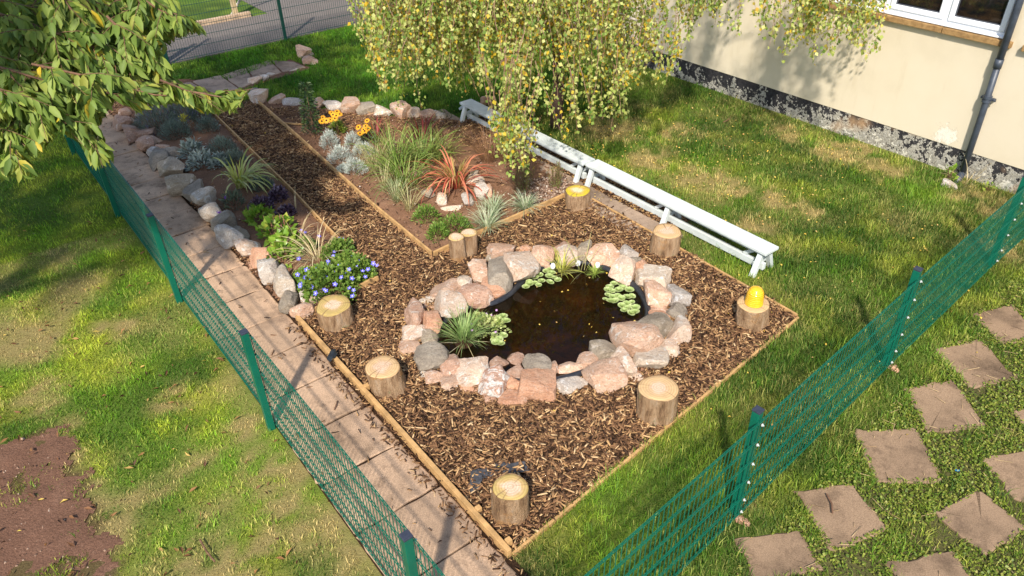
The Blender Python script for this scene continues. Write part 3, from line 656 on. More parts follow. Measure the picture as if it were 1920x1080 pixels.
        for i in range(k):
            a0, a1 = s0 + i * w + (.062 if i == 0 else .032), s0 + (i + 1) * w - (.062 if i == k - 1 else .032); b0, b1 = z0 + .066, z1 - .066
            S = MB(); fw = .068
            for q in (b0 + fw / 2, b1 - fw / 2): S.box(L((a0 + a1) / 2, fn - .02, q), (a1 - a0, .075, fw), AX, .012)
            for q in (a0 + fw / 2, a1 - fw / 2): S.box(L(q, fn - .02, (b0 + b1) / 2), (fw, .0745, b1 - b0 - 2 * fw + .02), AX, .012)
            part('casement', S, M['white_upvc'], wf)
            S = MB()
            for q in (b0 + fw + .004, b1 - fw - .004): S.box(L((a0 + a1) / 2, fn - .03, q), (a1 - a0 - 2 * fw, .03, .008), AX)
            for q in (a0 + fw + .004, a1 - fw - .004): S.box(L(q, fn - .03, (b0 + b1) / 2), (.008, .03, b1 - b0 - 2 * fw - .017), AX)
            part('bead', S, M['rubber'], wf)
            S = MB(); S.box(L((a0 + a1) / 2, fn + .005, (b0 + b1) / 2), (a1 - a0 - 2 * fw + .01, .012, b1 - b0 - 2 * fw + .01), AX); part('pane', S, mg, wf)
        S = MB(); S.box(L((s0 + s1) / 2, fn - .055, z0 + .012), (s1 - s0 - .01, .09, .022), AX, .006); part('window_sill', S, M['white_upvc'], wf)
        S = MB(); q = s0 - .10; tl = (s1 - s0 + .2) / 3
        for i in range(3):
            S.box(L(q + tl / 2, W0 - .035 + .12, z0 - .046 + rng.normal(0, .001)), (tl - .012, .30, .075), AX, .008); q += tl
        part('tile_sill', S, mt3)
    P = MB(); pn = W0 - .085
    P.tube([L(3.62, pn, .06), L(3.64, pn, 1.0), L(3.66, pn, 1.62)], .042, 16); P.tube([L(3.66, pn, 1.55), L(3.67, pn, 2.4), L(3.69, pn, 4.2)], .044, 16)
    P.tube([L(3.66, pn, 1.545), L(3.66, pn, 1.66)], .051, 16); P.tube([L(3.62, pn, .10), L(3.62, pn - .05, .01), L(3.62, pn - .16, -.03)], [.044, .047, .05], 16)
    pipe = part('downpipe', P, M['pipe'], b, True)
    S = MB(); S.tube([L(3.645, pn, 1.10), L(3.645, pn, 1.13)], .056, 16); S.tube([L(3.645, pn, 1.15), L(3.645, pn, 1.185)], .056, 16); S.box(L(3.645, pn + .04, 1.14), (.18, .05, .03), AX, .006); S.tube([L(3.56, pn, 1.14), L(3.535, pn, 1.14)], .012, 8)
    part('bracket', S, M['pipe'], pipe)
    S = MB(); S.box(L(6, 12.9, 2.05), (24, 3.8, 4.24), AX); part('backing', S, simple('dark_inside', (.03, .028, .026), .9, .1, 3, 0))
    S = MB(); S.box(L(6, 12.4, 4.28), (24.6, 4.4, .16), AX, .02); part('roof', S, simple('flat_roof', (.16, .15, .15), .9, .2, 3, .2))
building()

# ------------------------------------------------------------------ fences
def fence_panel(a, b, z0, rows, name, mat, parent, gap=.2, over=.03):
    """twin wire mesh panel from a to b (ground points), one mesh"""
    a = np.asarray(a, float).copy(); b = np.asarray(b, float).copy(); a[2] = b[2] = 0; d = b - a; ln = np.linalg.norm(d); d /= ln; nn = np.array([-d[1], d[0], 0]); ax = np.array([d, nn, [0, 0, 1.]])
    mb = MB(); ztop = z0 + gap * (rows - 1)
    k = int(ln / .05)
    for i in range(k + 1):
        q = a + d * (ln - k * .05) / 2 + d * (i * .05); mb.box(q + np.array([0, 0, (z0 + ztop) / 2]), (.005, .005, ztop - z0 + over), ax)
    for r_ in range(rows):
        for sd_ in (-1, 1): mb.box((a + b) / 2 + nn * (.0052 * sd_) + np.array([0, 0, z0 + r_ * gap]), (ln, .0052, .0062), ax)
    o = obj(name, mesh_py(mb.V, mb.F, mat), None); return o
def fence(name, label, pts, rows, h, side, mat, z0=.05, clipmat=None):
    root = empty(name, pts[0], label, 'fence'); inv = Matrix.Translation(-Vector(pts[0]))
    for i in range(len(pts) - 1):
        o = fence_panel(pts[i], pts[i + 1], z0, rows, 'panel', mat, root); o.data.transform(inv); o.parent = root
    for i, p in enumerate(pts):
        q = np.asarray(pts[min(i + 1, len(pts) - 1)]) - np.asarray(pts[max(i - 1, 0)]); q[2] = 0; q /= np.linalg.norm(q); nn = np.array([-q[1], q[0], 0]) * side; ax = np.array([q, nn, np.cross(q, nn)])
        c = np.asarray(p, float) + nn * .042; mb = MB(); mb.box(c + np.array([0, 0, h / 2 - .05]), (.06, .06, h + .1), ax, .005)
        po = mb.build('post', mat, None); po.data.transform(inv); po.parent = root
        mb = MB(); mb.box(c + np.array([0, 0, h + .008]), (.066, .066, .016), ax, .005); o = mb.build('cap', M['cap'], None); o.data.transform(inv); o.parent = po
        for r_ in range(rows):
            mb = MB(); mb.box(np.asarray(p, float) - nn * .012 + np.array([0, 0, z0 + r_ * .2 + (-.03 if r_ else .03)]), (.016, .012, .018), ax, .003); mb.tube([np.asarray(p, float) - nn * .018 + np.array([0, 0, z0 + r_ * .2 + (-.03 if r_ else .03)]), np.asarray(p, float) - nn * .026 + np.array([0, 0, z0 + r_ * .2 + (-.03 if r_ else .03)])], .0045, 8)
            o = mb.build('clip', clipmat or M['clip'], None); o.data.transform(inv); o.parent = po
    return root
fence('wire_fence', 'low green wire mesh fence running along the slab path', [L(1.74, 1.19), L(2.62, 1.185), L(5.13, 1.17), L(7.63, 1.15), L(10.13, 1.14), L(12.63, 1.13), L(15.6, 1.12)], 6, 1.10, 1, M['fence'])
fence('wire_fence', 'low green wire mesh fence crossing the lawn beside the stepping slabs', [L(1.74, 1.22), L(1.92, 3.6), L(2.13, 6.12), L(2.32, 8.68), L(2.42, 10.56)], 6, 1.12, 1, M['fence'])
fence('wire_fence', 'tall dark green mesh fence between the far lawn and the road', [L(16.0, 3.55), L(16.0, 6.05), L(16.0, 8.55), L(16.0, 10.6)], 9, 1.75, -1, M['fence_far'], clipmat=M['fence_far'])
fence('wire_fence', 'dark green mesh fence left of the gate behind the cherry leaves', [L(16.0, -8.2), L(16.0, -5.7), L(16.0, -3.2), L(16.0, -.7), L(16.0, 1.72)], 9, 1.75, -1, M['fence_far'], clipmat=M['fence_far'])
def gate():
    g = empty('gate', L(16, 2.0), 'dark green metal gate with mesh infill at the far end of the path', 'gate'); inv = Matrix.Translation(-Vector(L(16, 2.0)))
    def part(name, mb, mat, parent=g): me = mesh_py(mb.V, mb.F, mat); me.transform(inv); return obj(name, me, parent)
    mb = MB(); mb.box(L(16, 1.86, .7), (.08, .08, 1.5), AX, .006); part('post', mb, M['fence_far'])
    mb = MB(); mb.box(L(16, 3.40, .7), (.08, .08, 1.5), AX, .006); part('post', mb, M['fence_far'])
    mb = MB()
    for n_ in (2.0, 3.28): mb.box(L(16, n_, .68), (.05, .05, 1.2), AX, .005)
    for z in (.10, .66, 1.26): mb.box(L(16, 2.64, z), (.049, 1.23, .05), AX, .005)
    part('frame', mb, M['fence_far'])
    p = fence_panel(L(16, 2.03), L(16, 3.25), .12, 6, 'infill', M['fence_far'], g); p.data.transform(inv); p.parent = g
    mb = MB(); mb.box(L(15.96, 2.02, .45), (.03, .16, .03), AX, .005); mb.tube([L(15.95, 1.95, .45), L(15.93, 1.95, .5), L(15.93, 1.98, .55)], .01, 8); part('latch', mb, M['pipe'])
gate()
def posts_far():
    o = MB().box(L(18.45, 5.9, .45), (.11, .11, .95), AX, .01).build('wooden_post', simple('weathered_post', (.42, .32, .18), .85, .3, 12, .3)); tag(o, 'weathered square timber post beside the far kerb', 'post')
    o = MB(); o.tube([at(434, 28), at(434, 28) + np.array([.55, .5, .75])], .03, 8); tag(o.build('leaning_pole', M['palegrey']), 'pale pole leaning on the grass across the road', 'pole')
    bl = MB(); bl.box(at(265, 13) + np.array([0, 0, .09]), (.34, .22, .18), AX, .05); tag(bl.build('litter_bag', simple('blue_plastic', (.02, .22, .62), .4, .2, 10, .2)), 'small blue bag lying on the grass across the road', 'bag')
posts_far()

# ------------------------------------------------------------------ timber edging
def board(label, pts, w=.035, h=.13, z=.015, extra=()):
    mb = MB(); pts = [np.array([p[0], p[1], 0]) for p in pts]
    for i in range(len(pts) - 1):
        a, b = pts[i], pts[i + 1]; d = (b - a) / np.linalg.norm(b - a); k = max(1, int(np.linalg.norm(b - a) / .5)); 
        mb.bar(a + [0, 0, z], b + [0, 0, z] - d * .002, w, h, bev=.004)
    for p, yaw in extra: mb.box(np.array([p[0], p[1], z]), (.045, .045, h + .012), AX, .004)
    o = mb.build('timber_edging', M['wood']); tag(o, label, 'edging board', 'timber boards edging the beds'); return o
a_, b_ = at(556, 605), at(950, 1042)
board('long pale timber board between the slab path and the pond mulch', [L(6.44, 1.985), L(4.6, 1.99), L(2.74, 1.985)], .04, .15, .02, [(L(3.2, 2.03), 0), (L(2.82, 2.035), 0), (L(5.0, 2.03), 0)])
board('short timber board closing the mulch beside the stump by the left bed', [L(6.44, 2.0), at(603, 583)], .035, .12, .02)
board('timber board sunk between the pond mulch and the right lawn', [L(2.74, 2.01), at(1200, 846), at(1496, 599)], .024, .07, .004)
board('timber board between pond mulch and grey slabs near the benches', [at(1494, 597), at(1300, 486), at(1110, 378)], .024, .09, .008)
board('timber board along the right side of the left flower bed', [at(388, 206), at(547, 362), at(616, 436), at(708, 528)], .022, .13, .03)
board('short timber board across the front of the left flower bed', [at(710, 530), at(664, 553)], .03, .14, .03)
board('long timber board along the left side of the red grass bed', [at(477, 190), at(560, 263), at(690, 383), at(810, 484)], .024, .14, .03)
board('timber board across the front of the red grass bed', [at(814, 485), at(898, 445), at(1058, 375)], .03, .14, .03)
board('thin timber batten lying at the back of the red grass bed', [at(528, 238), at(572, 241)], .02, .03, .07)

# ------------------------------------------------------------------ benches
def bench(label, s0, s1, n_):
    o3 = L((s0 + s1) / 2, n_); root = empty('bench', o3, label, 'bench', 'white benches end to end along the bed'); inv = Matrix.Translation(-Vector(o3))
    def part(name, mb): me = mesh_py(mb.V, mb.F, M['white']); me.transform(inv); return obj(name, me, root)
    H = .335; part('seat', MB().box(L((s0 + s1) / 2, n_, H - .018), (s1 - s0, .235, .036), AX, .006))
    part('apron', MB().box(L((s0 + s1) / 2, n_, H - .075), (s1 - s0 - .3, .05, .078), AX, .004))
    part('beam', MB().box(L((s0 + s1) / 2, n_, .085), (s1 - s0 - .12, .055, .085), AX, .006))
    for s in (s0 + .09, (s0 + s1) / 2, s1 - .09):
        for sd_ in (-1, 1): part('leg', MB().bar(L(s, n_ + sd_ * .055, H - .037), L(s, n_ + sd_ * .165, 0), .05, .065, up=(U[0], U[1], 0), bev=.004))
        part('crossbar', MB().box(L(s + .043, n_, .13), (.03, .225, .06), AX, .004))
        part('brace', MB().bar(L(s + .05, n_, H - .04), L(s + .26, n_, .135), .045, .04, bev=.004))
bench('nearer white bench ending on the lawn beside the yellow hive', 3.84, 6.80, 6.545)
bench('farther white bench partly under the hanging birch leaves', 6.825, 9.80, 6.52)

# ------------------------------------------------------------------ log stumps
def stump(label, top, bot, w, cut='cut', flare=1.06, irr=.06, hmax=.6, group='cut log stumps set in the mulch', seed=0):
    base = at(*bot, .02); hs = np.linspace(.1, hmax, 200); ys = np.array([proj(base + np.array([0, 0, q]))[1][0] for q in hs]); h = float(hs[np.argmin(abs(ys - top[1]))])
    tp = at(*top, .02 + h); r_ = w / 2 * depth(tp) / FPX; rg = np.random.default_rng(seed); n_ = 64; K = 16
    ph = rg.uniform(0, 6.28, 6); th = np.arange(n_) * 2 * np.pi / n_
    shape = 1 + irr * (np.cos(2 * th + ph[0]) * .7 + np.cos(3 * th + ph[1]) * .5 + np.cos(5 * th + ph[2]) * .25)
    root = empty('log_stump', base, label, 'log stump', group); off = tp - base
    V = []; F = []
    for k in range(K + 1):
        t = k / K; rr = r_ * (flare * (1 - t) + t) * shape
        for j in range(n_):
            p = off * t; ridg = mnoise.noise(Vector((math.cos(th[j]) * 6 + seed, math.sin(th[j]) * 6, t * 1.3))) * .35 + mnoise.noise(Vector((math.cos(th[j]) * 14 + seed, math.sin(th[j]) * 14, t * 4))) * .3
            q = rr[j] * (1 + .17 * ridg * (1 if k < K else .3)); V.append((p[0] + q * math.cos(th[j]), p[1] + q * math.sin(th[j]), p[2] - .05 * (1 - t)))
    F = [(i * n_ + j, i * n_ + (j + 1) % n_, (i + 1) * n_ + (j + 1) % n_, (i + 1) * n_ + j) for i in range(K) for j in range(n_)]
    obj('bark', mesh_py(V, F, M['bark'], True), root)
    V = []; F = []; R_ = 7
    for k in range(R_ + 1):
        t = k / R_
        for j in range(n_): V.append((r_ * shape[j] * t * .985 * math.cos(th[j]), r_ * shape[j] * t * .985 * math.sin(th[j]), .004 * rg.normal() * .3 + (-.008 if k == R_ else .003)))
    F = [(i * n_ + j, (i + 1) * n_ + j, (i + 1) * n_ + (j + 1) % n_, i * n_ + (j + 1) % n_) for i in range(1, R_) for j in range(n_)]
    V[0] = (0, 0, .003); F += [(0, n_ + j, n_ + (j + 1) % n_) for j in range(n_)]
    o = obj('cut_face', mesh_py(V, F, M[cut], True), root, off); return root, tp
stump('log stump beside the left bed, leaning at the end of its stones', (624, 572), (633, 604), 66, 'cutolive', 1.0, .08, seed=1)
stump('fat log stump leaning between path board and pond', (717, 688), (732, 726), 66, 'cut', 1.05, .05, seed=2)
stump('log stump with a pale heart in the front corner of the mulch', (957, 913), (956, 962), 66, 'cutolive', 1.06, .05, seed=3)
stump('log stump with orange bark stain near the right lawn edge', (1235, 727), (1231, 776), 74, 'cut', 1.0, .05, seed=4)
_, hive_top = stump('log stump carrying the yellow hive ornament', (1413, 569), (1411, 606), 60, 'cut', 1.0, .06, seed=5)
stump('log stump standing close against the nearer white bench', (1251, 433), (1244, 470), 54, 'cut', 1.08, .06, seed=6)
stump('log stump with a bright yellow cut top at the bed corner', (1083, 357), (1083, 387), 47, 'cutyellow', 1.02, .07, seed=7)
stump('shorter thin log of the pair at the red grass bed corner', (855, 444), (860, 484), 30, 'cutolive', 1.08, .04, group=None, seed=8)
stump('taller thin log of the pair at the red grass bed corner', (879, 436), (880, 474), 31, 'cutolive', 1.02, .04, group=None, seed=9)

def hive():
    root = empty('hive_ornament', hive_top + np.array([.0, 0, .004]), 'shiny yellow ribbed hive ornament on top of a log stump', 'garden ornament')
    prof = []; nr = 9; hh = .19; r0 = .089
    for i in range(nr):
        for q in np.linspace(-1, 1, 6)[:-1]:
            t = (i + (q + 1) / 2) / nr; R_ = r0 * (1 - .18 * t) if t < .55 else r0 * .905 * math.sqrt(max(.04, 1 - ((t - .55) / .52) ** 2)); prof.append((R_ + .0055 * math.sqrt(1 - q * q), t * hh))
    prof.append((.02, hh + .004))
    mt, nt, bs, o = newmat('yellow_glaze'); spec(bs, .16, .6); bs.inputs['Coat Weight'].default_value = .5
    nt.links.new(ramp(nt, tex(nt, 20, 4, .6), [(.3, (.70, .36, .008)), (.7, (.85, .50, .02))]), bs.inputs['Base Color'])
    obj('dome', (lambda b: mesh_py(b.V, b.F, mt, True))(MB().lathe(prof, 40)), root)
    e = MB().lathe([(.012, -.002), (.02, .002), (.02, .008), (.012, .012)], 16, (-.055, -.04, hh * .74)); obj('lug', mesh_py(e.V, e.F, mt, True), root)
hive()

# ------------------------------------------------------------------ pond
def pond():
    mt, nt, bs, o = newmat('black_pond_shell'); spec(bs, .32, .5); nt.links.new(ramp(nt, tex(nt, 30, 4, .6), [(.3, (.012, .013, .016)), (.7, (.035, .036, .042))]), bs.inputs['Base Color'])
    rings = [(.06, -.06), (.06, .045), (.048, .07), (.02, .08), (0, .074), (-.012, .05), (-.03, -.10)]
    n_ = len(POND); c = POND.mean(0); V = []
    for d, z in rings: V += [(p[0], p[1], z) for p in offset(POND, d)]
    F = [(i * n_ + j, i * n_ + (j + 1) % n_, (i + 1) * n_ + (j + 1) % n_, (i + 1) * n_ + j) for i in range(len(rings) - 1) for j in range(n_)]
    root = empty('pond_liner', (c[0], c[1], 0), 'kidney shaped black plastic pond shell with a raised rim', 'pond liner'); inv = Matrix.Translation((-c[0], -c[1], 0))
    me = mesh_py(V, F, mt, True); me.transform(inv); obj('rim', me, root)
    mb, nt, bs, o = newmat('pond_sludge'); spec(bs, .9, .1)
    nt.links.new(ramp(nt, tex(nt, 3.5, 6, .65, dist=.8), [(.32, (.02, .014, .009)), (.5, (.11, .055, .025)), (.68, (.24, .12, .05))]), bs.inputs['Base Color']); bump(nt, bs, tex(nt, 20, 5, .7), .6, .02)
    V = []; rings = [(0, -.10), (.06, -.14), (.14, -.15), (.2, -.34), (.45, -.42)]
    base = offset(POND, -.03)
    for d, z in rings:
        k = 1 - d * 1.15; V += [(c[0] + (p[0] - c[0]) * k, c[1] + (p[1] - c[1]) * k, z + .02 * float(vnoise(np.array([p[0]]), np.array([p[1]]), .2, 3)[0])) for p in base]
    V.append((c[0], c[1], -.44)); F = [(i * n_ + j, i * n_ + (j + 1) % n_, (i + 1) * n_ + (j + 1) % n_, (i + 1) * n_ + j) for i in range(len(rings) - 1) for j in range(n_)] + [((len(rings) - 1) * n_ + j, (len(rings) - 1) * n_ + (j + 1) % n_, len(V) - 1) for j in range(n_)]
    me = mesh_py(V, F, mb, True); me.transform(inv); obj('basin', me, root)
    mw, nt, bs, o = newmat('pond_water'); nt.nodes.remove(bs)
    tr = node(nt, 'ShaderNodeBsdfTransparent'); tr.inputs[0].default_value = (.36, .26, .14, 1); gl = node(nt, 'ShaderNodeBsdfGlossy'); gl.inputs['Roughness'].default_value = .015
    fr = node(nt, 'ShaderNodeFresnel'); fr.inputs[0].default_value = 1.33; mx = node(nt, 'ShaderNodeMixShader'); nt.links.new(fr.outputs[0], mx.inputs[0]); nt.links.new(tr.outputs[0], mx.inputs[1]); nt.links.new(gl.outputs[0], mx.inputs[2])
    b = node(nt, 'ShaderNodeBump'); b.inputs['Strength'].default_value = .06; b.inputs['Distance'].default_value = .01; nt.links.new(tex(nt, 9, 2, .5), b.inputs['Height']); nt.links.new(b.outputs[0], gl.inputs['Normal']); nt.links.new(b.outputs[0], fr.inputs['Normal'])
    di = node(nt, 'ShaderNodeBsdfDiffuse'); di.inputs[0].default_value = (.022, .014, .006, 1); m2 = node(nt, 'ShaderNodeMixShader'); m2.inputs[0].default_value = .2; nt.links.new(mx.outputs[0], m2.inputs[1]); nt.links.new(di.outputs[0], m2.inputs[2]); nt.links.new(m2.outputs[0], o.inputs[0])
    P = offset(POND, -.013); V = [(p[0], p[1], .043) for p in P] + [(c[0], c[1], .043)]; n2 = len(P)
    k = np.array([(V[i][0], V[i][1]) for i in range(n2)]); a = np.sum(k[:, 0] * np.roll(k[:, 1], -1) - k[:, 1] * np.roll(k[:, 0], -1))
    f = tuple(range(n2)); f = f if a > 0 else f[::-1]
    tag(obj('pond_water', mesh_py(V[:-1], [f], mw)), kind='structure')
pond()

# ------------------------------------------------------------------ rocks
def rock_mesh(dims, seed, mat, sub=4, box=.52, cuts=18):
    rg = np.random.default_rng(seed); bm = bmesh.new(); bmesh.ops.create_icosphere(bm, subdivisions=sub, radius=1)
    P = np.array([v.co[:] for v in bm.verts]); F = [tuple(v.index for v in f.verts) for f in bm.faces]; bm.free()
    P = np.sign(P) * np.abs(P) ** box; P /= np.abs(P).max(0)
    for _ in range(cuts):
        d = rg.normal(size=3) * np.array([1, 1, .9]); d /= np.linalg.norm(d); sup = (P @ d).max(); lim = sup * rg.uniform(.58, .88); ex = P @ d - lim; k = ex > 0; P[k] -= np.outer(ex[k], d) * .97
    P -= (P.max(0) + P.min(0)) / 2; P /= P.max(0)
    o3 = rg.uniform(-50, 50, 3); P2 = P.copy()
    for i in range(len(P)):
        v = Vector(P[i] * 1.6 + o3); P2[i] = P[i] * (1 + .07 * mnoise.fractal(v, .8, 2.1, 6) + .03 * mnoise.noise(v * 5))
    V = P2 * (np.asarray(dims) / 2); me = mesh_py(V, F, mat, True); me.set_sharp_from_angle(angle=R(24)); return me
ROCKN = [0]
def rocks(rows, ox, oy, sc, group, cat='stone', zb=.0, sub=4):
    for (x, y, w, h, kind, label, *rest) in rows:
        px, py, w, h = ox + x / sc, oy + y / sc, w / sc, h / sc; rot = rest[0] if rest else 0
        p = at(px, py, .08 + zb); zc = depth(p); wm = w * zc / FPX; hm = h * zc / FPX; d = p - np.array([0, 0, CAM_H]); el = math.atan2(-d[2], math.hypot(d[0], d[1]))
        r0 = .60; b_ = hm / math.hypot(math.sin(el), r0 * math.cos(el)) * .97; c_ = min(b_ * r0, .30)
        if b_ > 1.9 * wm: b_ = 1.9 * wm
        b_ = max(b_, .55 * c_); c = c_; p = at(px, py, c / 2 + zb - .02); ROCKN[0] += 1
        o = obj('stone', rock_mesh((wm * 1.15, b_ * 1.15, c * 1.18), 100 + ROCKN[0] * 7, M[kind], sub), None, p)
        bear = math.atan2(-p[0], p[1]); o.rotation_euler = (rng.normal(0, .06), rng.normal(0, .06), bear + R(rot))
        tag(o, label, cat, group)
G1 = 'stones laid round the pond rim'
rocks([
 (697,105,150,95,'pink','pink stone at the back left of the pond ring beyond the upright slabs'),
 (565,222,112,150,'pink','upright pink slab left of the dark grey slab behind the pond neck'),
 (690,245,145,205,'grey','dark grey lichen speckled slab standing at the pond neck'),
 (818,205,200,190,'pale','big pale pink boulder at the pond neck right of the grey slab'),
 (838,85,120,50,'salmon','flat salmon stone peeping over the big pale boulder at the back'),
 (945,122,130,150,'pink','pink block at the back rim just left of the yellow pond grass'),
 (1050,78,110,70,'brown','brownish stone tucked behind the yellow pond grass'),
 (1097,128,118,125,'pale','pale pink stone behind the leftmost white ball'),
 (1192,108,75,150,'greygreen','narrow grey brown slab leaning behind the middle white ball',-8),
 (1312,128,208,135,'pink','large flat pink boulder at the back rim behind the rightmost white ball'),
 (1348,66,150,30,'salmon','thin salmon slab lying behind the large back boulder'),
 (1465,112,110,92,'palegrey','pale grey stone at the far right back of the ring',-20),
 (1500,175,72,85,'grey','small grey stone between the pale grey one and the leaning salmon slab'),
 (1428,205,150,175,'pale','blunt greyish pink boulder on the back right rim beside the little pond weed'),
 (1545,215,90,125,'salmon','thin salmon slab standing on edge at the right of the ring',35),
 (1598,265,190,125,'cream','broad cream boulder on the right rim nearest the leaning salmon slab'),
 (1625,362,150,150,'pink','square pink block on the right rim left of the round grey one'),
 (1752,372,140,120,'palegrey','rounded pale grey boulder sticking out farthest right'),
 (1632,450,140,65,'pink','low flat pink stone under the square pink block'),
 (1742,470,112,92,'grey','grey stone below the rounded pale grey boulder'),
 (1640,505,120,90,'salmon','small salmon stone inside the right rim behind the curved slab'),
 (1602,552,160,180,'greygreen','curved cream edged slab leaning over the right rim',-32),
 (1760,572,130,160,'pale','egg shaped pale pink boulder at the lower right of the ring'),
 (1512,618,240,210,'pink','biggest pink block on the front right rim of the pond',25),
 (1692,682,130,100,'pale','pale pink pointed slab at the front right outside the ring'),
 (1582,735,190,150,'cream','cream white angular boulder at the front right behind the stump',12),
 (1322,690,170,130,'greygreen','greyish pink stone overhanging the water at the front right',20),
 (1430,768,150,150,'pale','white scuffed pink stone in front of the biggest block'),
 (1210,762,150,105,'pink','pink stone at the front rim with a rounded top',10),
 (1310,835,232,185,'pink','large white streaked pink boulder on the front right of the ring',14),
 (1115,798,140,92,'pink','squarish pink stone above the white block at the front'),
 (1112,893,200,112,'palegrey','whitish grey block lying flat at the middle front of the ring'),
 (1015,803,56,92,'pink','narrow pink stone wedged beside the dark slab at the front'),
 (913,782,180,112,'grey','dark grey brown slab at the front rim',-18),
 (907,890,210,172,'salmon','large salmon boulder at the middle front of the ring'),
 (790,832,112,92,'brown','brown pink stone left of the large salmon boulder'),
 (785,748,100,82,'brown','brown pink stone on the front rim left of the dark slab'),
 (765,892,88,90,'salmon','small triangular salmon stone right of the white blotched boulder',20),
 (675,772,132,75,'brown','half hidden brown stone behind the white blotched boulder'),
 (650,882,160,172,'white_rock','white blotched red boulder on the front of the ring',-8),
 (525,818,180,162,'pale','large rounded pale pink boulder at the front left'),
 (402,782,125,132,'brown','brown pink stone on the front left rim above a low pink one'),
 (402,887,112,92,'pink','low pink stone at the outer front left of the ring'),
 (515,922,150,62,'salmon','flat salmon slab lying in front of the rounded pale boulder'),
 (630,985,100,72,'brown','small brown pebble like stone outside the front of the ring'),
 (770,972,168,100,'salmon','flat triangular salmon slab farthest forward in the mulch'),
 (300,850,100,92,'pink','small pink stone at the outer left front of the ring'),
 (235,845,62,62,'cream','tiny pale stone left of the small pink one at the outer front'),
 (282,738,182,150,'grey','big grey lichen spotted boulder at the left front rim',-10),
 (145,672,136,82,'pink','flat pink stone at the far left of the ring near the fat stump'),
 (272,628,100,112,'greygreen','grey brown block on the left rim above the big grey boulder'),
 (170,592,140,112,'pale','pale pink stone with white flecks on the left of the ring'),
 (280,522,120,150,'salmon','tall salmon block on the left rim beside the pond rush'),
 (180,482,120,170,'brown','brownish pink slab leaning at the outer left of the ring',-16),
 (255,392,92,56,'cream','small cream stone on top of the outer left ring'),
 (278,432,76,46,'pink','little flat stone below the small cream one'),
 (375,424,170,165,'pale','large pale cream boulder on the left rim with a white face',20),
 (370,332,180,105,'pink','flat topped pink block at the upper left of the ring'),
 (480,292,80,112,'cream','small upright whitish stone on the upper left of the ring'),
 (545,372,190,132,'brown','wide brown pink block on the rim of the pond neck'),
 (648,322,140,122,'salmon','smooth round salmon boulder in front of the dark grey slab'),
 (620,152,42,62,'greygreen','small yellowish grey stone between pink and dark upright slabs'),
 (1500,862,102,62,'pale','small pale pink stone half buried left of the right hand stump'),
 (1505,822,150,52,'salmon','dark edged salmon slab under the cream white boulder',15),
 (320,677,62,42,'salmon','small salmon wedge under the grey brown block on the left rim'),
], 720, 440, 3.177, G1)
G2 = 'rough stones edging the left flower bed'
rocks([
 (185,108,72,52,'brown','farthest brown stone of the edging under the cherry leaves'),
 (272,112,52,56,'grey','mauve grey stone at the far end behind the lavender'),
 (175,165,112,82,'brown','wide shaded brown stone second from the far end'),
 (252,172,60,42,'grey','little grey stone behind the second brown one'),
 (232,235,82,105,'brown','upright red brown stone near the far end of the edging'),
 (302,245,142,75,'brown','long red brown stone lying toward the lavender'),
 (312,302,92,92,'brown','shaded red brown stone before the pale capped one'),
 (366,288,102,58,'pink','pink brown stone set behind the shaded row'),
 (417,332,82,56,'pink','small pink brown stone next to dark grey slab'),
 (365,358,76,72,'palegrey','bright whitish grey stone catching sun among shaded ones'),
 (400,405,112,102,'grey','grey brown stone just below the bright whitish one'),
 (492,378,122,82,'grey','dark grey slab reaching into the soil by silver leaves'),
 (480,462,142,122,'greygreen','greenish grey boulder midway along the edging'),
 (540,545,162,140,'greygreen','largest greenish grey boulder beside the path'),
 (622,612,122,112,'grey','two tone grey stone with dark top by variegated grass'),
 (687,652,142,132,'cream','cream stone with a hollow filled with soil'),
 (732,742,122,142,'cream','pale cream wedge below the hollow stone'),
 (807,797,137,132,'greygreen','pale greenish boulder beside the bright green leaves'),
 (845,892,112,152,'palegrey','tall grey white stone at the path edge',15),
 (917,882,82,112,'greygreen','slim grey green stone right of the grey white one',12),
 (967,972,132,112,'pale','sunlit pale pink boulder left of its salmon twin'),
 (1032,1022,142,132,'salmon','sunlit salmon boulder with a peaked top'),
], 180, 180, 3.375, G2, zb=.03)
rocks([
 (507,507,38,42,'palegrey','smooth grey stone between salmon boulder and white topped stone'),
 (532,530,36,58,'cream','white topped stone close to the blue geraniums'),
 (541,563,35,40,'grey','half dark grey stone at the near end of the edging'),
 (568,579,44,34,'pink','nearest pink stone of the edging beside the log stump'),
 (573,556,20,22,'palegrey','small grey stone behind the nearest pink one'),
 (596,556,32,27,'pale','pale stone tucked behind the stump under the geraniums'),
], 0, 0, 1, G2, zb=.03)
G3 = 'stones dividing the red grass bed from the far lawn'
rocks([
 (487,182,34,27,'pale','big cream pink stone at the left end of the lawn edge row'),
 (519,188,30,19,'pink','pink stone second from left in the lawn edge row'),
 (550,193,36,17,'palegrey','low pale grey stone left of the dark shrub'),
 (600,193,20,20,'pink','pink stone just right of the dark shrub'),
 (625,200,33,21,'palegrey','pale grey block behind the orange daisies'),
 (657,200,33,29,'pink','tall cubic pink stone in the lawn edge row'),
 (688,205,36,23,'grey','grey brown stone right of the cubic pink one'),
 (693,215,22,10,'salmon','flat salmon stone in front of the grey brown one'),
 (718,210,32,19,'cream','cream stone left of the largest pink boulder'),
 (753,207,37,34,'pink','largest pink boulder of the lawn edge row'),
 (774,215,27,19,'pale','pale pink stone right of the largest boulder'),
 (801,216,31,18,'pink','pink stone half hidden behind hanging birch leaves'),
 (824,217,24,17,'cream','last cream stone of the row under the birch leaves'),
 (910,190,18,20,'brown','brown stone standing on the lawn behind the farther bench'),
], 0, 0, 1, G3, sub=3)
G4 = 'stones beside the far cross path'
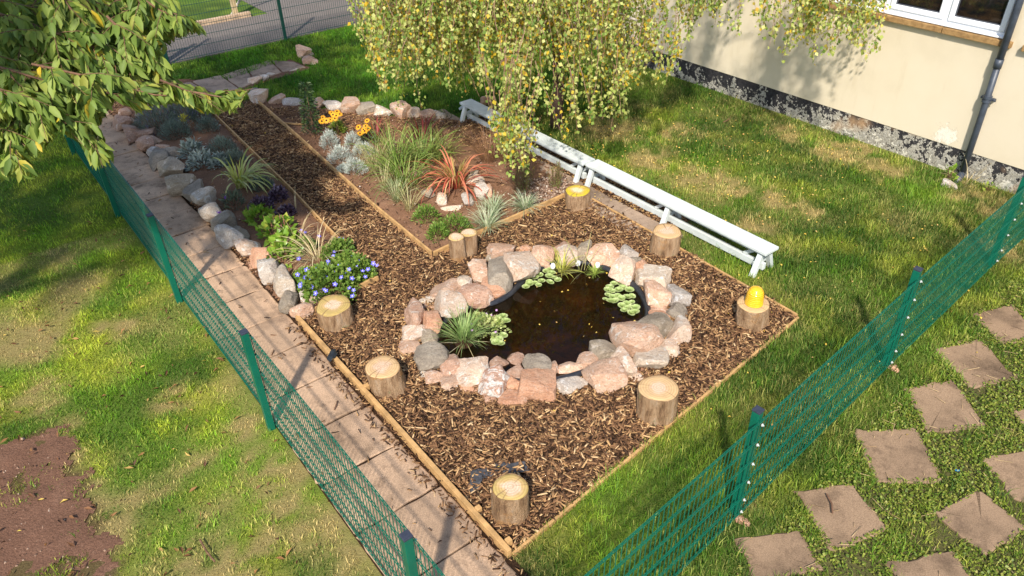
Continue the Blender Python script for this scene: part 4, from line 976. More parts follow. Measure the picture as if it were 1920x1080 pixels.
rocks([
 (570,96,25,23,'pink','top pink stone of the small pile on the far lawn'),
 (576,105,24,10,'grey','dark grey flat stone in the middle of the far pile'),
 (579,113,22,16,'brown','brown stone low in the far pile'),
 (587,117,17,10,'pink','small pink stone at the right foot of the far pile'),
 (550,132,17,6,'cream','flat cream stone at the grass edge of the far slabs'),
 (478,151,25,13,'pale','cream stone lying on the far slab path'),
 (497,146,14,12,'palegrey','small upright whitish stone on the far slab path'),
 (477,172,15,11,'grey','small grey stone at the corner of far path and bed'),
 (508,140,14,8,'palegrey','flat whitish stone farthest along the slab path grass edge'),
 (281,193,20,10,'pink','flat pink stone on the path under the cherry leaves'),
], 0, 0, 1, G4, sub=3)
G5 = 'stones lying within the red grass bed'
rocks([
 (790,325,27,13,'brown','flat pinkish stone left of the red grass'),
 (892,338,33,19,'cream','cream stone right of the red grass base'),
 (901,361,24,28,'palegrey','grey white stone between the red grass and striped tufts',20),
 (915,357,18,27,'pink','pink stone leaning on the grey white one'),
 (828,374,19,23,'pale','pale pink upright stone above the green cushions'),
 (803,361,24,21,'greygreen','dirty pale stone left in the half ring below red grass'),
 (847,391,38,12,'pale','long pale pink stone behind the wider green cushion'),
 (877,376,21,24,'palegrey','grey stone left of the striped grass tufts'),
 (889,325,15,12,'grey','small grey stone behind the cream one'),
], 0, 0, 1, G5, zb=.04)
rocks([(1781,346,26,14,'palegrey','flat grey stone at the foot of the downpipe'),
       (1392,975,26,18,'salmon','broken orange stone at the foot of the nearer right fence post'),
       (1676,690,18,14,'salmon','orange stone at the foot of the middle right fence post')], 0, 0, 1, None, sub=3)

# ------------------------------------------------------------------ stepping slabs
def stepping():
    for P, lab in STEP_ROWS:
        q = [at(x, y) for x, y in P]; c = sum(q) / 4; mb = MB(); slab_quad(mb, q, .022 + rng.normal(0, .003), -.03, .014)
        me = mesh_py(mb.V, mb.F, M['slab2']); me.transform(Matrix.Translation((-c[0], -c[1], 0))); tag(obj('paving_slab', me, None, (c[0], c[1], 0)), lab, 'paving slab', 'stepping slabs sunk in the weeds')
stepping()

# ------------------------------------------------------------------ small debris
def debris():
    def crumple(name, label, poly, z, amp, mat, cat):
        P = W(*poly); P = np.array(P); lo = P.min(0); hi = P.max(0); k = 40; X, Y = np.meshgrid(np.linspace(lo[0], hi[0], k), np.linspace(lo[1], hi[1], k), indexing='ij')
        Z = z + amp * vnoise(X, Y, .09, 17, 3) + .02 * vnoise(X, Y, .03, 5, 2); idx = np.arange(k * k).reshape(k, k); cx = (X[:-1, :-1] + X[1:, 1:]) / 2; cy = (Y[:-1, :-1] + Y[1:, 1:]) / 2; i, j = np.nonzero(inpoly(cx, cy, P))
        F = np.stack([idx[i, j], idx[i + 1, j], idx[i + 1, j + 1], idx[i, j + 1]], 1); used = np.unique(F); re = np.full(k * k, -1); re[used] = np.arange(len(used))
        o = obj(name, mesh_np(np.stack([X.ravel(), Y.ravel(), Z.ravel()], 1)[used], re[F], mat, True)); md = o.modifiers.new('thick', 'SOLIDIFY'); md.thickness = .004; tag(o, label, cat)
    crumple('liner_scrap', 'torn black liner scrap showing through the mulch behind the front stump', [(878, 925), (884, 890), (915, 880), (945, 870), (958, 874), (985, 872), (992, 890), (960, 893), (930, 896), (905, 905), (898, 930), (885, 932)], .020, .030, M['dullliner'], 'liner scrap')
    crumple('liner_scrap', 'small black rag draped over the path board', [(616, 690), (622, 676), (632, 671), (636, 680), (630, 688), (622, 696)], .09, .03, M['dark'], 'liner scrap')
    o = MB().box(at(1795, 882, .02), (.035, .012, .012), np.array([[.98, -.2, 0], [.2, .98, 0], [0, 0, 1.]]), .004).build('plastic_peg', simple('bright_blue_plastic', (.05, .35, .75), .4, .1, 5, 0)); tag(o, 'tiny blue plastic peg in the weeds between slabs', 'peg')
    for lab, pts in (('curved dark twig lying on the path near the fat stump', [(660, 748), (656, 738), (650, 731), (652, 720)]), ('short dark twig stuck out over the middle path slabs', [(627, 768), (630, 760), (633, 752)]), ('bent dark twig on the slab nearest the fence post', [(1550, 926), (1560, 945), (1561, 962)]), ('dark stick lying in the left lawn near the bottom', [(375, 1012), (388, 1035), (403, 1053)]), ('brown stick on the lawn below the plinth', [(1356, 229), (1363, 226), (1370, 221)])):
        mb = MB(); mb.tube([at(x, y, .045 + .01 * (i % 2)) for i, (x, y) in enumerate(pts)], .007, 6); tag(mb.build('twig', M['drytwig'] if 'dry' in lab else M['twig']), lab, 'twig')
debris()
#@@MORE2@@
# ------------------------------------------------------------------ plant makers
def unit(v): return v / (np.linalg.norm(v, axis=-1, keepdims=True) + 1e-9)
def leaves_np(P, D, ln, wd, fold=.25, bend=.2, roll=1.0):
    """folded leaves: base, two edges, midrib, tip; 4 triangles each"""
    n_ = len(P); D = unit(D); rv = unit(rng.normal(size=(n_, 3)) * roll + np.array([0, 0, 1.])); S = unit(np.cross(D, rv)); Nn = np.cross(S, D)
    l = ln[:, None]; w_ = wd[:, None] / 2
    mid = P + D * l * .48 - Nn * l * .04 * bend; tip = P + D * l - Nn * l * bend
    V = np.stack([P, mid + S * w_ + Nn * w_ * fold, mid, mid - S * w_ + Nn * w_ * fold, tip], 1).reshape(-1, 3)
    k = np.arange(n_)[:, None, None] * 5; F = (k + np.array([(0, 2, 1), (0, 3, 2), (2, 4, 1), (2, 3, 4)])).reshape(-1, 3)
    return V, F
def dome(n_, rx, ry, rz, surf=.35, lowz=0.0):
    d = unit(rng.normal(size=(n_, 3))); d[:, 2] = np.abs(d[:, 2]); r_ = (surf + (1 - surf) * rng.random(n_) ** .5)[:, None]
    P = d * r_ * np.array([rx, ry, rz]); P[:, 2] += lowz; return P, d
def blades(n_, Ln, Wd, base, e0, e1, droop, seg=5, az=None, Lvar=.3):
    """arching strap leaves from a crown; e0..e1 starting elevation (deg), droop = how far they bend over (deg)"""
    az = rng.uniform(0, 2 * np.pi, n_) if az is None else az; el = np.radians(rng.uniform(e0, e1, n_)); dr = np.radians(droop * rng.uniform(.6, 1.25, n_)); Lv = Ln * (1 + rng.uniform(-Lvar, Lvar, n_))
    r_ = base * np.sqrt(rng.random(n_)); a2 = az + rng.normal(0, .5, n_); P = np.stack([r_ * np.cos(a2), r_ * np.sin(a2), np.zeros(n_)], 1)
    S = np.stack([-np.sin(az), np.cos(az), np.zeros(n_)], 1); rows = []; tw = rng.normal(0, .35, n_)
    for k in range(seg + 1):
        t = k / seg; w_ = Wd * (.55 + .9 * t if t < .4 else max(.05, .91 * (1 - ((t - .4) / .6) ** 2.2))) / 2 * rng.uniform(.9, 1.1, n_)
        Sv = S * np.cos(tw * t)[:, None] + np.array([0, 0, 1.]) * np.sin(tw * t)[:, None]
        rows.append(np.stack([P - Sv * w_[:, None], P + Sv * w_[:, None]], 1))
        e = el - dr * t ** 1.3; d = np.stack([np.cos(az) * np.cos(e), np.sin(az) * np.cos(e), np.sin(e)], 1); P = P + d * (Lv / seg)[:, None]; P[:, 2] = np.maximum(P[:, 2], .01)
    V = np.stack(rows, 1).reshape(-1, 3); m_ = (seg + 1) * 2; k = np.arange(n_)[:, None, None] * m_
    F = (k + np.array([(2 * i, 2 * i + 1, 2 * i + 3, 2 * i + 2) for i in range(seg)])).reshape(-1, 4); return V, F
def ppm(p): return FPX / depth(p)
def LM(key, *stops, **kw):
    if key not in M: M[key] = leafmat(key, list(stops), **kw)
    return M[key]
GRN = [(0, (.045, .095, .018)), (.5, (.085, .16, .03)), (1, (.16, .25, .05))]
def plant(name, label, cat, px, py, z=.06, group=None):
    p = at(px, py, z); root = empty(name, p, label, cat, group); root['kind'] = 'thing'; return root, p, 1 / ppm(p)
def up_h(h, p):                              # image height in px to metres for something upright at p
    d = p - np.array([0, 0, CAM_H]); el = math.atan2(-d[2], math.hypot(d[0], d[1])); return h / ppm(p) / math.cos(el)
def bush(root, p, w, h, mat, n_, lsize, asp, name='foliage', surf=.35, upb=.5, bend=.2, stem=True, fold=.25, squash=1.0, spread=1.0):
    rx = w / 2; P, d = dome(n_, rx, rx * squash, h, surf)
    # uneven outline: swell and shrink the dome by direction
    a = np.arctan2(d[:, 1], d[:, 0]); sw = 1 + .22 * np.sin(a * 2 + rng.uniform(0, 6)) + .15 * np.sin(a * 5 + rng.uniform(0, 6)) + rng.normal(0, .06, n_); P[:, :2] *= sw[:, None]; P[:, 2] *= .85 + .3 * rng.random(n_)
    D = d * spread + np.array([0, 0, upb]) + rng.normal(0, .3, (n_, 3)); ln = lsize * rng.uniform(.65, 1.25, n_)
    V, F = leaves_np(P * .82, D, ln, ln * asp, fold, bend); obj(name, mesh_np(V, F, mat), root)
    if stem:
        mb = MB()
        for i in range(9):
            a = rng.uniform(0, 6.28); q = rng.uniform(.3, .75); mb.tube([(0, 0, -.03), (rx * q * .4 * math.cos(a), rx * q * .4 * math.sin(a), h * .3), (rx * q * math.cos(a), rx * q * math.sin(a), h * .6)], [.005, .004, .002], 5)
        mb.build('stem', M['twig'], root)
def straps(root, n_, Ln, Wd, base, e0, e1, droop, mat, name='leaves', **kw):
    V, F = blades(n_, Ln, Wd, base, e0, e1, droop, **kw); obj(name, mesh_np(V, F, mat), root)
def daisy(r_, petals, colm, cenm, pr=None, cup=.15):
    V = []; F = []
    for i in range(petals):
        a = 2 * math.pi * i / petals; w_ = r_ * 2.2 / petals * 1.25; c_, s_ = math.cos(a), math.sin(a); b = len(V)
        for rr, ww, zz in ((.12, .3, 0), (.6, 1, cup * .4), (1, .35, cup)): V += [(rr * r_ * c_ + ww * w_ * s_ / 2 * 1.3, rr * r_ * s_ - ww * w_ * c_ / 2 * 1.3, zz * r_), (rr * r_ * c_ - ww * w_ * s_ / 2 * 1.3, rr * r_ * s_ + ww * w_ * c_ / 2 * 1.3, zz * r_)]
        F += [(b, b + 1, b + 3, b + 2), (b + 2, b + 3, b + 5, b + 4)]
    a = mesh_py(V, F, colm); c_ = MB().lathe([(r_ * .30, 0), (r_ * .30, r_ * .12), (r_ * .2, r_ * .26), (r_ * .05, r_ * .31)], 10); return a, mesh_py(c_.V, c_.F, cenm, True)
CAMV = np.array([0, 0, CAM_H])
def flowers(root, p, pts, meshes, height, stemmat=None):
    """pts: image points of the blooms; stands each on a stem at about `height` above the plant base"""
    for (x, y) in pts:
        hh = height * rng.uniform(.8, 1.15); q = at(x, y, p[2] + hh); o = obj('flower', meshes[0], root, q - p); o.rotation_euler = (R(rng.uniform(-40, -5)), R(rng.uniform(-25, 25)), rng.uniform(0, 6)); s_ = rng.uniform(.85, 1.15); o.scale = (s_, s_, s_)
        o.rotation_euler = (R(rng.uniform(10, 50)), R(rng.uniform(-25, 25)), rng.uniform(-.4, .4))
        if meshes[1]: obj('centre', meshes[1], o)
        if stemmat:
            mb = MB(); mb.tube([((q - p)[0] * .75, (q - p)[1] * .75 + .01, 0), ((q - p)[0] * .9, (q - p)[1] * .9, hh * .55), tuple(q - p - np.array([0, 0, .002]))], .0025, 5); mb.build('flower_stem', stemmat, root)

# ------------------------------------------------------------------ left bed
LAV = LM('blue_green_leaf', (0, (.075, .11, .09)), (.5, (.14, .19, .155)), (1, (.24, .29, .24)), trans=.15)
_s = MB(); _s.tube([(0, 0, 0), (0, 0, .05), (0, 0, .09)], [.002, .0055, .002], 5); SPIKE = mesh_py(_s.V, _s.F, simple('mauve_flower', (.17, .16, .26), .7, .3, 40, 0))
def lavender(label, x, y, w, h, n_=1500, spikes=0, group='blue green lavenders in the left bed'):
    r_, p, k = plant('lavender', label, 'lavender', x, y, group=group); H = up_h(h, p); W_ = w * k
    bush(r_, p, W_ * 1.15, H * .85, LAV, int(n_ * 1.3), .055, .11, surf=.5, upb=.9)
    if spikes:
        P, d = dome(spikes, W_ * .42, W_ * .42, H * .85, .9); 
        for a, b in zip(P, d):
            o = obj('flower_spike', SPIKE, r_, a); o.rotation_euler = (-.5 * b[1] + rng.normal(0, .1), .5 * b[0] + rng.normal(0, .1), 0)
lavender('large shaded catmint like lavender with mauve spikes, farthest left', 300, 243, 78, 62, 2600, 60)
lavender('tall shaded lavender with mauve spikes next to the euphorbia', 346, 232, 66, 62, 2200, 60)
lavender('shaded lavender against the board at the far end', 378, 222, 44, 44, 1400, 30)
lavender('rush like lavender in front of the large shaded one', 331, 258, 50, 42, 1500)
lavender('small round lavender behind the silver leaved plants', 391, 246, 34, 36, 1100)
lavender('blue green lavender between silver leaves and board', 421, 288, 50, 40, 1500)
lavender('low lavender partly behind the striped strap leaves', 441, 306, 44, 30, 1200)
lavender('small dark lavender mound right of the striped strap leaves', 492, 354, 36, 27, 1100)
def euphorbia():
    r_, p, k = plant('euphorbia', 'euphorbia with a yellow green head among the lavenders', 'euphorbia', 352, 256); H = up_h(34, p)
    mb = MB(); 
    for i in range(4): mb.tube([(0, 0, 0), (.02 * math.cos(i * 1.6), .02 * math.sin(i * 1.6), H * .5), (.03 * math.cos(i * 1.6), .03 * math.sin(i * 1.6), H)], .004, 5)
    mb.build('stem', M['twig'], r_); n_ = 260; P = np.column_stack([rng.normal(0, .03, n_), rng.normal(0, .03, n_), rng.uniform(.05, H, n_)]); V, F = leaves_np(P, rng.normal(size=(n_, 3)) * [1, 1, .4] + [0, 0, .5], np.full(n_, .05), np.full(n_, .009)); obj('foliage', mesh_np(V, F, LAV), r_)
    n_ = 120; P = np.column_stack([rng.normal(.02, .025, n_), rng.normal(0, .025, n_), rng.uniform(H * .85, H * 1.15, n_)]); V, F = leaves_np(P, rng.normal(size=(n_, 3)) + [0, 0, .8], np.full(n_, .04), np.full(n_, .012)); obj('flower_head', mesh_np(V, F, LM('euphorbia_head', (0, (.38, .36, .05)), (1, (.62, .52, .06)))), r_)
euphorbia()
SIL = LM('silver_leaf', (0, (.20, .24, .20)), (.5, (.32, .36, .31)), (1, (.46, .50, .44)), trans=.1, rough=.8)
for lab, x, y, w, h in (('upper silver leaved lambs ear in the left bed', 362, 292, 50, 42), ('lower silver leaved lambs ear spreading before the striped leaves', 379, 312, 56, 36), ('sprawling silver stems running right from the lambs ear', 413, 310, 46, 26)):
    r_, p, k = plant('lambs_ear', lab, 'silver plant', x, y, group='silver leaved plants in the left bed'); bush(r_, p, w * k, up_h(h, p) * .8, SIL, 260, .085, .38, upb=.35, fold=.4, bend=.3)
def varieg():
    r_, p, k = plant('striped_flax', 'striped cream and green strap leaved plant blowing to the right', 'strap leaved plant', 452, 352); H = up_h(75, p)
    V, F = blades(46, .56, .030, .08, 50, 88, 165, seg=8, az=rng.normal(.25, 1.3, 46)); obj('leaves', mesh_np(V, F, LM('striped_strap', (0, (.25, .30, .06)), (.35, (.52, .52, .18)), (.7, (.62, .60, .28)), (1, (.30, .36, .08)))), r_)
    straps(r_, 16, .40, .022, .05, 60, 88, 70, LM('yellow_strap', (0, (.36, .40, .06)), (1, (.55, .50, .12))), 'inner_leaves')
varieg()
VIO = simple('violet_petal', (.16, .03, .32), .5, .2, 20, 0); BLU = simple('blue_violet_petal', (.17, .16, .72), .5, .25, 30, 0); PALEC = simple('pale_centre', (.6, .55, .6), .6, .1, 20, 0)
def knap():
    r_, p, k = plant('knapweed', 'dark leafy plant with two purple flowers below the striped leaves', 'flowering plant', 440, 388); bush(r_, p, 56 * k, up_h(34, p), LM('dull_green_leaf', (0, (.05, .075, .045)), (1, (.13, .165, .10)), trans=.2), 420, .06, .2, upb=.35)
    flowers(r_, p, [(423, 370), (410, 398)], daisy(.028, 9, VIO, VIO), .18, M['twig'])
knap()
HEU = LM('purple_leaf', (0, (.035, .02, .035)), (.5, (.085, .05, .085)), (.85, (.16, .11, .16)), (1, (.32, .26, .30)), trans=.1, rough=.4)
for lab, x, y, w, h in (('dark purple leaved mound nearest the bright green leaves', 492, 392, 46, 32), ('dark purple leaved mound closest to the board', 523, 372, 42, 28), ('smallest dark purple mound right of the bright green leaves', 537, 404, 38, 24)):
    r_, p, k = plant('heuchera', lab, 'purple plant', x, y, group='purple leaved mounds'); bush(r_, p, w * k, up_h(h, p) * .8, HEU, 480, .045, .6, upb=.5, fold=.5)
BER = LM('bergenia_leaf', (0, (.12, .24, .022)), (.5, (.23, .37, .04)), (.85, (.33, .43, .07)), (1, (.46, .42, .07)), rough=.35, trans=.25)
for lab, x, y, w, h in (('broad glossy leaved clump nearest the purple mounds', 490, 414, 52, 30), ('broad glossy leaved clump in the middle with pink flower stems', 521, 440, 62, 44), ('broad glossy leaved clump beside the dry grass', 540, 462, 52, 34), ('broad glossy leaved clump nearest the path stones', 532, 490, 56, 34)):
    r_, p, k = plant('bergenia', lab, 'bergenia', x, y, group='bright green bergenias'); bush(r_, p, w * k * 1.15, up_h(h, p) * .85, BER, 125, .095, .68, upb=.35, fold=.35, bend=.25, surf=.5)
    if 'middle' in lab:
        mb = MB(); 
        for i in range(6): mb.tube([(-.1 + .04 * i, .02, .05), (-.1 + .04 * i + rng.normal(0, .02), .03, .26)], .004, 5)
        mb.build('flower_stem', simple('pink_stem', (.42, .16, .14), .6, .2, 20, 0), r_)
DRYM = LM('dry_grass', (0, (.36, .27, .13)), (.6, (.58, .46, .24)), (1, (.68, .58, .36)), trans=.1)
def dryg():
    r_, p, k = plant('dry_grass', 'dead straw coloured grass flopping between bergenia and geranium', 'dry grass', 598, 492); straps(r_, 75, .52, .008, .10, 40, 85, 120, DRYM, seg=7)
    r_, p, k = plant('dry_grass', 'few dead straw stems leaning over beside the bergenia', 'dry grass', 560, 462); straps(r_, 22, .40, .007, .05, 35, 80, 90, DRYM, seg=6)
    r_, p, k = plant('dry_grass', 'lone thin green straw tuft beside the bed board', 'dry grass', 554, 392); straps(r_, 8, .26, .006, .03, 60, 88, 30, DRYM)
dryg()
GER = LM('geranium_leaf', (0, (.09, .16, .025)), (.5, (.16, .27, .045)), (1, (.28, .36, .07)), trans=.3)
gm = daisy(.026, 5, BLU, PALEC)
for lab, x, y, w, h, fl in (('large blue geranium spilling over the near end of the left bed', 615, 545, 108, 58, [(563,537),(558,515),(610,519),(592,550),(608,543),(592,500),(575,506),(563,533),(611,545),(615,490),(613,497),(640,520),(655,505),(628,533),(583,521)]),
                            ('blue geranium beside the bed corner', 668, 520, 62, 44, [(663,544),(661,555),(685,519),(707,498),(700,494),(672,490),(690,505),(655,540)]),
                            ('blue geranium mound between the dead straw grass and the near bed corner', 652, 508, 60, 44, [(668,500),(645,512),(636,498),(680,508),(660,522),(627,508)]),
                            ('low blue geranium at the path side next to the bergenia', 580, 532, 52, 36, [(572,520),(590,515),(566,527),(600,527),(584,538)]),
                            ('small blue geranium behind the dead straw grass', 634, 480, 56, 38, [(627,472),(637,447),(625,480),(643,449),(660,478)]),
                            ('sparse blue geranium shoots among the dry stems', 574, 470, 34, 30, [(565,432),(572,436),(598,443),(560,485)])):
    r_, p, k = plant('geranium', lab, 'geranium', x, y, group='blue geraniums'); bush(r_, p, w * k * 1.2, up_h(h, p) * .8, GER, int(20 * w), .044, .85, upb=.35, fold=.35, surf=.45); flowers(r_, p, fl, gm, up_h(h, p) * .6)

# ------------------------------------------------------------------ right bed
def shrub():
    r_, p, k = plant('evergreen_shrub', 'dark upright evergreen shrub at the back left of the red grass bed', 'shrub', 588, 250); H = up_h(86, p); n_ = 900
    t = rng.random(n_); a = rng.uniform(0, 6.28, n_); rr = .16 * (1 - .65 * t) * np.sqrt(rng.random(n_)); P = np.stack([rr * np.cos(a), rr * np.sin(a), .03 + t * H], 1); D = np.stack([np.cos(a), np.sin(a), rng.uniform(-.3, .8, n_)], 1)
    V, F = leaves_np(P, D, rng.uniform(.04, .075, n_), rng.uniform(.015, .028, n_)); obj('foliage', mesh_np(V, F, LM('dark_leaf', (0, (.018, .04, .012)), (.6, (.04, .075, .02)), (1, (.09, .13, .04)), trans=.15)), r_)
    MB().tube([(0, 0, -.02), (.01, 0, H * .5), (0, 0, H * .97)], [.012, .008, .003], 6).build('stem', M['twig'], r_)
shrub()
ORA = simple('orange_petal', (.72, .32, .015), .5, .25, 40, 0); BRC = simple('brown_disc', (.05, .022, .012), .9, .2, 60, .2); SUN = LM('daisy_leaf', (0, (.10, .17, .02)), (.6, (.20, .27, .04)), (1, (.34, .36, .06)))
dm = daisy(.048, 12, ORA, BRC, cup=-.05); z4 = lambda *q: [(180 + a / 3.375, 180 + b / 3.375) for a, b in q]
r_, p, k = plant('coneflower', 'clump of orange coneflowers left of the silver cushions', 'orange daisies', 634, 250, group='orange coneflowers'); bush(r_, p, 40 * k, up_h(34, p) * .8, SUN, 300, .055, .5)
flowers(r_, p, z4((1490,105),(1525,98),(1542,115),(1435,135),(1428,160),(1458,155),(1480,150),(1520,125),(1512,142),(1500,118)), dm, up_h(34, p), M['twig'])
r_, p, k = plant('coneflower', 'orange coneflowers behind the silver cushions', 'orange daisies', 690, 266, group='orange coneflowers'); bush(r_, p, 44 * k, up_h(30, p) * .8, LM('dull_green_leaf'), 300, .055, .45)
flowers(r_, p, z4((1670,237),(1692,212),(1706,190),(1715,156),(1660,197),(1722,207),(1700,222)), dm, up_h(26, p), M['twig'])
COT = LM('cotton_leaf', (0, (.30, .34, .30)), (.5, (.46, .50, .45)), (1, (.62, .65, .60)), trans=.1, rough=.85)
for lab, x, y, w, h in (('silver cushion at the back nearest the orange daisies', 619, 274, 40, 40), ('silver cushion second from the bed board', 639, 302, 42, 40), ('silver cushion behind the others under the second daisies', 663, 275, 38, 36), ('silver cushion on the right beside the pale grasses', 681, 292, 42, 36), ('silver cushion at the front of the group', 668, 324, 42, 38), ('tiny silver seedling left of the front cushion', 645, 321, 22, 16)):
    r_, p, k = plant('cotton_lavender', lab, 'silver cushion plant', x, y, group='silver cotton lavender cushions'); bush(r_, p, w * k, up_h(h, p) * .78, COT, int(26 * w), .05, .14, surf=.55, upb=.9)
TAN = LM('tan_grass', (0, (.30, .27, .11)), (.5, (.46, .41, .19)), (1, (.58, .50, .28)), trans=.2); GG = LM('green_grass_leaf', (0, (.10, .18, .03)), (.5, (.19, .29, .05)), (1, (.36, .40, .12))); PG = LM('pale_grass_leaf', (0, (.22, .28, .12)), (.6, (.36, .40, .20)), (1, (.52, .50, .28)))
def grassy(lab, x, y, n_, Ln, Wd, base, e0, e1, dr, mat, cat='ornamental grass', name='ornamental_grass', group='ornamental grasses in the bed', **kw):
    r_, p, k = plant(name, lab, cat, x, y, group=group); straps(r_, n_, Ln, Wd, base, e0, e1, dr, mat, **kw); return r_, p
grassy('feathery tan grass right beside the silver cushions', 706, 324, 110, .46, .006, .09, 55, 88, 50, TAN)
grassy('small tan grass tuft standing alone nearest the board', 722, 358, 60, .36, .006, .05, 60, 88, 45, TAN)
grassy('pale green grass tuft between tan tuft and stones', 745, 376, 85, .36, .008, .07, 50, 85, 60, PG)
grassy('tan grass tuft with seed head above the green cushion', 768, 394, 60, .34, .007, .06, 50, 85, 55, TAN)
grassy('tall bright green grass at the back of the bed', 742, 316, 130, .68, .012, .19, 45, 88, 95, GG)
grassy('tall bright green grass leaning right toward the red grass', 760, 348, 120, .60, .012, .16, 35, 85, 110, GG)
grassy('green grass clump behind the red grass', 795, 302, 140, .58, .014, .18, 40, 85, 90, GG)
grassy('low olive grass clump left of the hanging birch leaves', 830, 296, 70, .42, .012, .12, 40, 80, 80, LM('olive_grass', (0, (.14, .15, .03)), (1, (.34, .33, .09))))
RED = LM('red_strap', (0, (.40, .07, .045)), (.4, (.60, .16, .095)), (.75, (.66, .30, .16)), (1, (.62, .42, .20)), trans=.3); RIN = LM('olive_strap', (0, (.26, .24, .06)), (.5, (.42, .34, .10)), (1, (.50, .28, .11)))
r_, p = grassy('large red strap leaved flax arching over the stones', 856, 352, 52, .74, .025, .07, 40, 84, 155, RED, 'red flax', 'red_flax', None, seg=8); straps(r_, 38, .46, .018, .05, 55, 88, 55, RIN, 'inner_leaves', seg=6)
grassy('brown wispy sedge under the hanging birch leaves', 915, 302, 150, .52, .005, .10, 45, 85, 80, LM('brown_sedge', (0, (.16, .075, .035)), (1, (.36, .20, .10))))
grassy('second brown sedge close to the farther bench', 950, 300, 100, .48, .005, .10, 45, 85, 80, LM('brown_sedge'))
r_, p = grassy('red stemmed leafy plant behind the tall green grasses', 706, 262, 40, .40, .012, .10, 45, 80, 60, LM('crimson_leaf', (0, (.16, .02, .02)), (.7, (.34, .05, .05)), (1, (.16, .18, .05))), 'red plant', 'red_plant', None)
r_, p = grassy('red tinted plant under the birch at the bed back', 790, 262, 40, .40, .012, .12, 45, 80, 60, LM('crimson_leaf'), 'red plant', 'red_plant', None)
CUS = LM('cushion_leaf', (0, (.08, .16, .02)), (.5, (.15, .26, .04)), (1, (.26, .36, .07)))
for lab, x, y, w, h in (('round bright green cushion on the left', 801, 412, 54, 38), ('wider bright green cushion on the right', 853, 432, 62, 44), ('lowest bright green cushion nearest the front board', 822, 442, 52, 30)):
    r_, p, k = plant('green_cushion', lab, 'green cushion plant', x, y, group='bright green cushion plants'); bush(r_, p, w * k, up_h(h, p) * .75, CUS, int(11 * w), .05, .26, surf=.5, upb=.55)
VAR = LM('striped_grass', (0, (.20, .30, .15)), (.5, (.42, .48, .30)), (1, (.66, .68, .50)))
for lab, x, y, s_ in (('striped grass tuft nearest the grey white stone', 926, 398, 1.0), ('striped grass tuft at the front board', 914, 428, 1.1), ('striped grass tuft beside the gravel', 984, 392, .9)): grassy(lab, x, y, 150, .27 * s_, .0075, .05, 30, 88, 70, VAR, 'striped grass', 'striped_grass', 'striped grass tufts')
ROS = LM('rosemary_leaf', (0, (.09, .13, .03)), (.6, (.19, .24, .06)), (1, (.36, .38, .10)))
for lab, x, y, w, h in (('taller upright green herb at the bench side of the bed', 985, 358, 48, 66), ('shorter upright green herb beside the bench leg', 1040, 352, 32, 46)):
    r_, p, k = plant('rosemary', lab, 'green herb', x, y, group='upright green herbs by the bench'); H = up_h(h, p); n_ = int(22 * w); ns = 26; st = rng.normal(0, w * k * .2, (ns, 2)); i = rng.integers(0, ns, n_); t = rng.random(n_)
    P = np.column_stack([st[i] * (.6 + .5 * t[:, None]), t * H * (.6 + .4 * (i % 5) / 4)]); V, F = leaves_np(P, rng.normal(size=(n_, 3)) * [1, 1, .3] + [0, 0, .9], np.full(n_, .03), np.full(n_, .006)); obj('foliage', mesh_np(V, F, ROS), r_)
    mb = MB()
    for j in range(ns): mb.tube([(st[j, 0] * .6, st[j, 1] * .6, -.02), (st[j, 0] * 1.1, st[j, 1] * 1.1, H * (.6 + .4 * (j % 5) / 4))], .003, 4)
    mb.build('stem', M['twig'], r_)
def wallweeds():
    r_, p, k = plant('leafy_weed', 'leafy weed growing at the foot of the downpipe', 'weed', 1777, 336, 0); bush(r_, p, .22, .26, BER, 24, .08, .7)
    r_, p, k = plant('dry_weed', 'dry twiggy weed right of the downpipe foot', 'weed', 1812, 345, 0); straps(r_, 30, .42, .006, .08, 20, 80, 60, DRYM)
    r_, p, k = plant('leafy_weed', 'small green weed at the plinth right of the downpipe', 'weed', 1852, 358, 0); bush(r_, p, .22, .12, BER, 20, .06, .6)
wallweeds()

